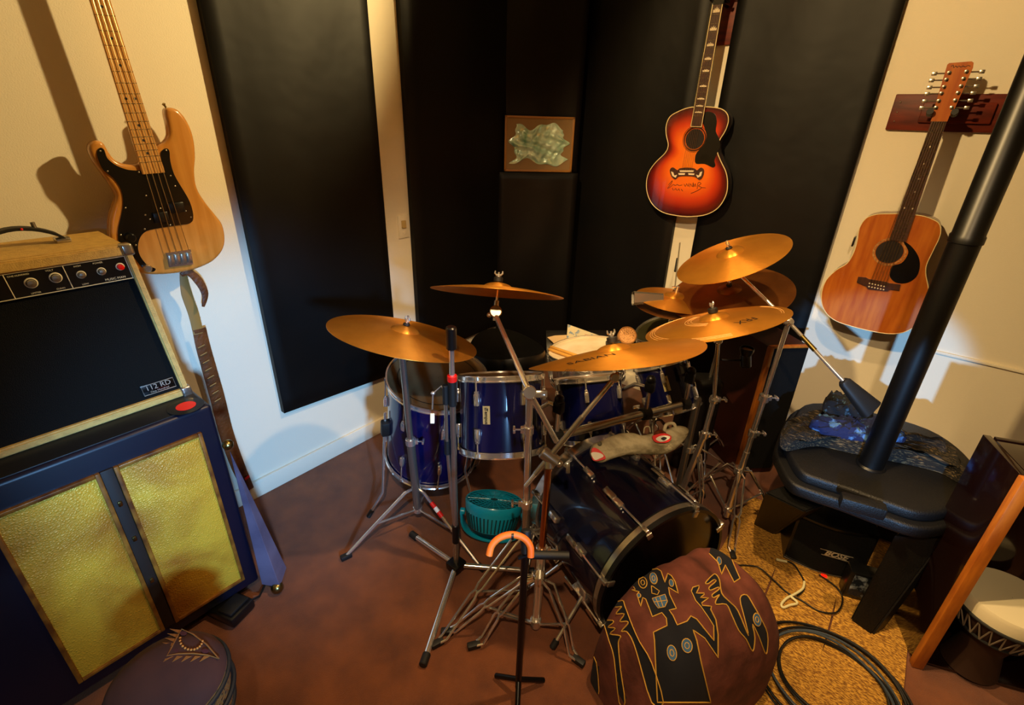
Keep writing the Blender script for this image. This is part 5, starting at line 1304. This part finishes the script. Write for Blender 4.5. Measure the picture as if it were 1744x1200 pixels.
# body as a parallelogram footprint kept clear of the wall
A0, A1 = e0_, e1_; B0 = e0_+V(-.27, .22, 0); B1_ = A1+(B0-A0)*.62
def prism(pts, z0, z1, m_, nm, par, org): b = MB(org); b.slab([V(p.x, p.y, z1) for p in pts], V(0, 0, -(z1-z0))); return b.build(nm, m_, par)
prism([A0+dyy*.006, A1+dyy*.006, B1_, B0], .004, Hc-.004, M_redside, 'body', t, e0_)
prism([A0+dxx*.02, A1-dxx*.004, A1-dxx*.004+dyy*.006, A0+dxx*.02+dyy*.006], .03, Hc-.012, M_grille, 'front_grille', t, e0_)
b = MB(e0_); b.box(A0+dxx*.007+V(0, 0, Hc/2), dxx*.010, dyy*.012, V(0, 0, Hc/2-.004), .002); b.build('edge_strip', M_oakedge, t)
b = MB(e0_); b.box((A0+A1)/2+V(0, 0, Hc-.002), dxx*(wdt/2), dyy*.010, V(0, 0, .005), .001); b.build('top_strip', M_oakedge, t)
# black lamp / mic clipped in front of it
p = at(1270, 605, 1.98)
t = thing('clip_light', 'black clip-on light with pale lens beside the red-brown cabinet', 'lamp', p)
MB(p).cyl(p-U_*.05, p+U_*.005, .021, 18, .005).build('lamp_body', M_plastic, t)
MB(p).lathe(p+U_*.0, (U_*1-F_*.5), [(.019, 0), (.027, .022), (.027, .034), (.023, .034)], 24).build('lamp_shade', M_plastic, t)
MB(p).lathe(p+U_*.0+(U_-F_*.5).normalized()*.025, (U_*1-F_*.5), [(.022, 0), (.001, .003)], 24).build('lens', mat('lens', '#8a6a48', .3), t)
MB(p).tube([p-U_*.02-R_*.018, p-U_*.02-R_*.05, onz(1228, 612, .78)], .004, 8).build('clip_arm', M_blackmetal, t)
# rolled black music case / keyboard-like box behind the small tom
p = at(1195, 655, 2.35)
t = thing('black_case', 'soft black case slumped behind the small tom', 'case', V(p.x, p.y, 0))
MB(t.location).box(V(p.x, p.y, .26), R_.xy.to_3d().normalized()*.09, F_.xy.to_3d().normalized()*.06, V(0, 0, .255), .03, 3).build('case_body', M_cabtop, t)
# ------------------------------------------------------------------ big cabinet at the left
XC = .5
def fp(x, y, X=XC): return onx(x, y, X)
zc1 = .795; yr = -2.325; yl = -3.02
t = thing('speaker_cabinet', 'large navy cabinet with two gold crackled grille panels at the left', 'speaker cabinet', V(.26, (yr+yl)/2, 0))
o = t.location
b = MB(o); b.abox((.025, yl, .045), (XC, yr, zc1), .012, 3); b.build('cabinet_body', M_cabblue, t)
MB(o).abox((.035, yl+.012, zc1-.003), (XC-.012, yr-.012, zc1+.003), .002).build('top_board', M_cabtop, t)
gz0, gz1 = .098, .722
for (ya_, yb_) in ((-2.592, -2.372), (-2.842, -2.622)):
    fr_ = MB(o)
    MB(o).abox((XC-.002, ya_+.010, gz0+.010), (XC+.006, yb_-.010, gz1-.010), .001).build('gold_panel', M_gold, t)
    for lo_, hi_ in (((XC-.001, ya_, gz0), (XC+.012, ya_+.011, gz1)), ((XC-.001, yb_-.011, gz0), (XC+.012, yb_, gz1)), ((XC-.001, ya_+.011, gz0), (XC+.012, yb_-.011, gz0+.011)), ((XC-.001, ya_+.011, gz1-.011), (XC+.012, yb_-.011, gz1))):
        fr_.abox(lo_, hi_, .002)
    fr_.build('gilt_frame', M_goldframe, t)
db = MB(o).abox((XC-.001, -2.6215, gz0), (XC+.008, -2.5925, gz1), .002).build('divider', mat('dark_gap', '#1c0e04', .6), t)
for zz in (.47, .30, .60): MB(o).abox((XC+.006, -2.612, zz), (XC+.014, -2.602, zz+.016), .002).build('catch', M_brass, db)
for yy in (yr-.06, yl+.06): MB(o).abox((.30, yy-.03, 0.003), (.46, yy+.03, .046), .006).build('foot', M_rubber, t)
# red disc on cabinet
p = onz(317, 692, zc1+.004); t = thing('vinyl_record', 'black seven-inch record with a bright red label, peeking out by the amplifier', 'record', p)
b = MB(p); b.lathe(p, (0, 0, 1), [(.048, 0), (.048, .002), (.0, .002)], 40, True); b.build('record_disc', M_plastic, t)
MB(p).lathe(p+V(.0, -.0, .0022), (0, 0, 1), [(.026, 0), (.026, .0006), (.0, .0006)], 32).build('red_label', M_redlabel, t)
# ------------------------------------------------------------------ combo amplifier on top
XA = .395
p0 = onx(323, 663, XA); zb0 = zc1+.004
ar = p0.y; al = ar-.50; at1 = onx(225, 432, XA-.01).z+.02
am = thing('guitar_amplifier', 'cream combo amplifier with black grille on top of the navy cabinet', 'amplifier', V(.27, (ar+al)/2, zb0))
o = am.location; AH = at1-zb0
lean_ = -.035
def ap(u, d, h): return V(XA-.25+d+lean_*h/AH, al+(ar-al)*u-.032*h/AH, zb0+h)   # u 0..1 left to right, d 0 back .. .25 front
def abx(u0, u1, d0, d1, h0, h1, bev=0):
    b = MB(o); q = [[b.v(ap(u, d, h)) for u, d in ((u0, d0), (u1, d0), (u1, d1), (u0, d1))] for h in (h0, h1)]; b.skin(q, True, smooth=False)
    if bev: bmesh.ops.bevel(b.bm, geom=b.bm.edges[:], offset=bev, segments=2, affect='EDGES')
    return b
abx(0, 1, 0, .235, 0, AH, .008).build('cabinet_shell', M_cream, am)
for u0, u1, h0, h1 in ((0, .035, 0, AH), (.965, 1, 0, AH), (.035, .965, 0, .022), (.035, .965, AH-.028, AH)):
    abx(u0, u1, .234, .252, h0, h1, .004).build('cream_border', M_cream, am)
ph = .062; gp1 = AH-.028-ph
gr2 = abx(.035, .965, .232, .240, .022, gp1-.003, .001).build('front_grille', M_grille, am)
cp_ = abx(.035, .965, .236, .246, gp1, AH-.028, .001).build('control_panel', M_pick, am)
M_trimw = mat('panel_line', '#d8cba8', .4)
def on_panel(u, h, e=.0005, d=.246): return ap(u, d+e, h)
b = MB(o)
def pline(u0, h0, u1, h1, r_=.0012): b.tube([on_panel(u0, h0), on_panel(u1, h1)], r_, 5)
for h in (gp1+.001, AH-.029): pline(.04, h, .962, h)
for u in (.04, .26, .48, .70, .961): pline(u, gp1, u, AH-.028)
b.build('panel_lines', M_trimw, cp_)
pn = (ap(.5, .26, .1)-ap(.5, .24, .1)).normalized(); py_ = (ap(.5, .24, .3)-ap(.5, .24, .1)).normalized(); pxv = (ap(.9, .24, .1)-ap(.1, .24, .1)).normalized()
def knob(u, h, r_=.012, m_=M_dial, ringm=M_trimw):
    c = on_panel(u, h); k_ = MB(o).lathe(c, pn, [(r_, 0), (r_, .002), (r_*.8, .003)], 20).build('knob_ring', ringm, cp_)
    MB(o).lathe(c, pn, [(r_*.72, .002), (r_*.66, .014), (.0, .015)], 20).build('knob', m_, cp_)
hm_ = gp1+ph*.52
for u in (.09, .17, .25): knob(u, hm_, .010)
knob(.56, hm_, .013); knob(.655, hm_+.003, .013)
for u in (.755, .84): knob(u, hm_, .010)
knob(.925, hm_+.004, .010, mat('red_jewel', '#c01008', .2, emit=.25))
def ptext(s_, u, h, sz): text_mesh(s_, sz, M_trimw, mframe(on_panel(u, h, .0008), pxv, py_, pn), 'panel_text', cp_, extrude=.0001)
ptext('ONE HUNDRED', .53, hm_+.022, .0055); ptext('VOLT', .645, hm_+.022, .0062); ptext('LOW', .755, gp1+.007, .006); ptext('HIGH', .755, hm_+.022, .006)
ptext('MUSIC MAN', .885, gp1+.008, .0085); ptext('LIMITER', .56, gp1+.007, .0055); ptext('CLEAN', .655, gp1+.007, .0055); ptext('POWER', .84, hm_+.022, .006)
# badge on grille
q = [onx(x, y, XA) for x, y in ((238, 662), (293, 647), (298, 661), (243, 677))]
uc = (sum(v.y for v in q)/4-al)/(ar-al)+.02; hcz = sum(v.z for v in q)/4-zb0
bc = ap(uc, .2415, hcz); bd2 = MB(o).box(bc, pxv*.043, py_*.017, pn*.001, .001).build('name_plate', M_pick, am)
b = MB(o).loop([bc+pxv*x+py_*y+pn*.0016 for x, y in ((-.041, -.015), (.041, -.015), (.041, .015), (-.041, .015))], .0010, 5); b.build('plate_border', M_silver, bd2)
text_mesh('112 RD', .021, M_silver, mframe(bc+py_*.0045+pn*.0016, pxv, py_, pn), 'lettering', bd2, extrude=.0003, sx=1.0)
text_mesh('One Hundred', .0085, M_silver, mframe(bc-py_*.0090+pn*.0016, pxv, py_, pn), 'lettering', bd2, extrude=.0002)
for u, h in ((.985, .012), (.985, AH-.012), (.015, AH-.012), (.015, .012)):
    MB(o).box(ap(u, .243, h), pxv*.014, py_*.016, pn*.013, .006, 3).build('corner_guard', M_steel, am)
hl, hr_ = onx(95, 440, .30), onx(205, 425, .30)
b = MB(o); zt_ = AH+.0; P = []
for k in range(13):
    u = k/12; c = ap(.44+.36*u, .10, AH+.006+.040*sin(pi*u)**.7); P.append([b.v(c+V(.018*sx_, 0, .005*sy)) for sx_, sy in ((-1, -.7), (1, -.7), (1, .8), (.6, 1), (-.6, 1), (-1, .8))])
b.skin(P); hdl = b.build('handle', M_rubber, am)
for u in (.455, .785): MB(o).box(ap(u, .10, AH+.006), pxv*.016, V(.02, 0, 0), V(0, 0, .006), .003).build('handle_bracket', M_steel, am)
for u in (.52, .70): MB(o).cyl(ap(u, .10, AH+.04), ap(u, .10, AH+.058), .005, 10, .001).build('chrome_stud', M_steel, hdl)
MB(o).sph(ap(.645, .12, AH+.046), .003, 6).build('red_dot', M_red, hdl)
# ------------------------------------------------------------------ hanging strap
XS = .05
def ribbon(pts, wds, m_, nm, par, org, th_=.003, X=None):
    b = MB(org); rr_ = []
    P = catmull([V(*p) for p in pts], 6, False); Wd_ = []
    for i in range(len(pts)-1):
        for k in range(6): Wd_.append(wds[i]+(wds[i+1]-wds[i])*k/6)
    Wd_.append(wds[-1])
    for i, p in enumerate(P):
        d = (P[min(i+1, len(P)-1)]-P[max(i-1, 0)]).normalized(); s_ = V(1, 0, 0).cross(d).normalized()
        rr_.append([b.v(p+s_*a*Wd_[i]+V(1, 0, 0)*h*th_) for a, h in ((-1, -.6), (1, -.6), (1, .6), (.8, 1), (-.8, 1), (-1, .6))])
    b.skin(rr_); return b.build(nm, m_, par)
so_ = onx(313, 470, XS); t = thing('guitar_strap', 'brown leather strap hanging down the wall from the natural bass', 'strap', so_)
u1 = [onx(x, y, XS) for x, y in ((312, 466), (318, 500), (330, 535), (338, 568))]
ribbon(u1, [.010, .017, .017, .017], M_tan, 'tan_strip', t, so_)
u2 = [onx(x, y, XS-.012+.01*k/8) for k, (x, y) in enumerate(((337, 558), (345, 590), (357, 630), (372, 680), (388, 740), (408, 795), (428, 838)))]
for q in u2: q.x = max(.022, .05-.028*(u2.index(q)/6))
ls = ribbon(u2, [.022, .024, .025, .026, .026, .026, .022], M_leather, 'leather_pad', t, so_, .004)
for k in range(8):
    q = onx(343+4.0*k, 590+13*k*1.0, .055); MB(so_).tube([q-V(0, .012, .002), q+V(0, .012, .004)], .0022, 6).build('stitch', M_tan, ls)
u3 = [onx(x, y, .075) for x, y in ((308, 468), (322, 464), (338, 478), (349, 500), (346, 522))]
ribbon(u3, [.006, .012, .014, .011, .004], M_leather, 'curled_end', t, so_)
q = onx(420, 812, .030); MB(so_).box(q+V(.006, 0, 0), V(.001, 0, 0), V(0, .010, .003), V(0, 0, .006)).build('red_tag', M_red, ls)
# ------------------------------------------------------------------ lilac spire
b0_ = V(.555, -2.262, .0); tp3 = onx(388, 757, .52)
t = thing('spire_ornament', 'lilac metal spire with a gold ball at tip and foot, leaning by the navy cabinet', 'ornament', b0_)
apx = onx(390, 764, .52)
bl, bm2, br2 = onz(446, 995, .045), onz(477, 1000, .03), onz(488, 966, .05)
bb4 = bl+(br2-bm2)
b = MB(b0_); apv = [b.v(apx+(q-apx)*.02) for q in (bl, bm2, br2, bb4)]; bs_ = [b.v(q) for q in (bl, bm2, br2, bb4)]
b.skin([bs_, apv], True, smooth=False); bmesh.ops.bevel(b.bm, geom=b.bm.edges[:], offset=.0012, segments=1, affect='EDGES'); b.build('spire', M_lilac, t)
MB(b0_).sph(tp3, .0165, 14).build('tip_ball', M_brass, t)
fb2 = onz(472, 1000, .024); MB(b0_).sph(V(fb2.x, fb2.y, .024), .022, 14).build('foot_ball', M_brass, t)
# small black pedal on floor by cabinet
p = onz(392, 1032, .03); t = thing('foot_pedal', 'small black pedal on the carpet in front of the navy cabinet', 'pedal', V(p.x, p.y, 0))
o = t.location; q_ = V(o.x, o.y, 0)
MB(o).box(q_+V(0, 0, .024), V(.06, .02, 0), V(-.015, .045, 0), V(0, 0, .021), .008).build('case', M_plastic, t)
MB(o).box(q_+V(0.02, .006, .050), V(.03, .01, .004), V(-.012, .036, 0), V(0, 0, .005), .003).build('treadle', M_rubber, t)
MB(o).tube([q_+V(.03, .05, .03), q_+V(.02, .09, .012), q_+V(-.02, .13, .008)], .004, 8).build('cable_stub', M_cord, t)
# ------------------------------------------------------------------ round cloth-covered stool at bottom left
zc = .45
rim_l = [onz(x, y, zc) for x, y in ((180, 1128), (230, 1092), (300, 1055), (352, 1095), (378, 1128))]
def circ3(a, b_, c):
    ax, ay, bx_, by, cx, cy = a.x, a.y, b_.x, b_.y, c.x, c.y
    d = 2*(ax*(by-cy)+bx_*(cy-ay)+cx*(ay-by)); ux = ((ax*ax+ay*ay)*(by-cy)+(bx_*bx_+by*by)*(cy-ay)+(cx*cx+cy*cy)*(ay-by))/d
    uy = ((ax*ax+ay*ay)*(cx-bx_)+(bx_*bx_+by*by)*(ax-cx)+(cx*cx+cy*cy)*(bx_-ax))/d; return V(ux, uy, 0)
hp = onz(283, 1158, .44); hp.z = 0
t = thing('round_stool', 'round stool with brown printed cloth top and woven straw side, bottom left', 'stool', hp)
top_c = V(hp.x, hp.y, zc); Rs = .118
b = MB(hp); rr_ = []
TL = .0
for q, h in ((.02, .030), (.3, .028), (.6, .020), (.85, .008), (.97, -.006), (1.0, -.02)):
    rr_.append([b.v(top_c+V(Rs*q*cos(2*pi*i/64), Rs*q*sin(2*pi*i/64), h)) for i in range(64)])
b.skin(rr_, False); b.f(rr_[0]); cl = b.build('cloth_top', M_cloth, t)
MB(hp).lathe(hp, (0, 0, 1), [(.095, .004), (.105, .006), (.098, .20), (Rs-.004, zc-.09), (Rs, zc-.02)], 64).build('woven_side', M_strawweave, t)
for z in (zc-.03, zc-.085, zc-.14): MB(hp).loop([V(hp.x+(Rs+.002 if z > zc-.1 else .110)*cos(a), hp.y+(Rs+.002 if z > zc-.1 else .110)*sin(a), z) for a in [2*pi*q/48 for q in range(48)]], .006, 8).build('black_band', M_rubber, t)
def on_stool(px, py):
    p = onz(px, py, zc+.012); q = (p-top_c).xy.length/Rs; z = zc+.030-.026*q*q+.0015; p = onz(px, py, z); p.z = z; return p
def sh(pts, m_, nm): 
    P = [on_stool(180+x*240/1744, 1020+y*240/1744) for x, y in pts]; b = MB(hp); c = sum(P, V(0,0,0))/len(P)
    b.slab(P, V(0, 0, -.001)); b.build(nm, m_, cl)
tri = [(940,370),(880,470),(820,590),(760,700),(900,675),(1080,670),(1260,690),(1400,735),(1250,560),(1080,430)]
lp = [on_stool(180+x*240/1744, 1020+y*240/1744) for x, y in tri]
MB(hp).loop(catmull(lp, 1), .0016, 6).build('ochre_outline', M_ochre, cl)
for k in range(7):
    u = k/6; ax_, ay_ = 940-180*u, 380+320*u; sh([(ax_, ay_), (ax_-150, ay_-15+20*u), (ax_-25, ay_+45)], M_ochre, 'ochre_ray')
for k in range(5):
    u = k/5; ax_, ay_ = 770+560*u, 700; sh([(ax_, ay_), (ax_-60, ay_+75), (ax_+70, ay_+5)], M_ochre, 'ochre_ray')
for cx, cy in ((960, 420), (860, 640), (1230, 640)): sh([(cx+45*cos(a), cy+28*sin(a)) for a in [2*pi*q/10 for q in range(10)]], M_maroon, 'maroon_spot')
for k in range(12):
    a = pi*.05+pi*1.0*k/11; q = on_stool(180+(1060+140*cos(a))*240/1744, 1020+(500+125*sin(a))*240/1744); MB(hp).sph(q, .0028, 6).build('bead', M_orange if False else mat('orange_bead', '#a8641c', .6), cl)
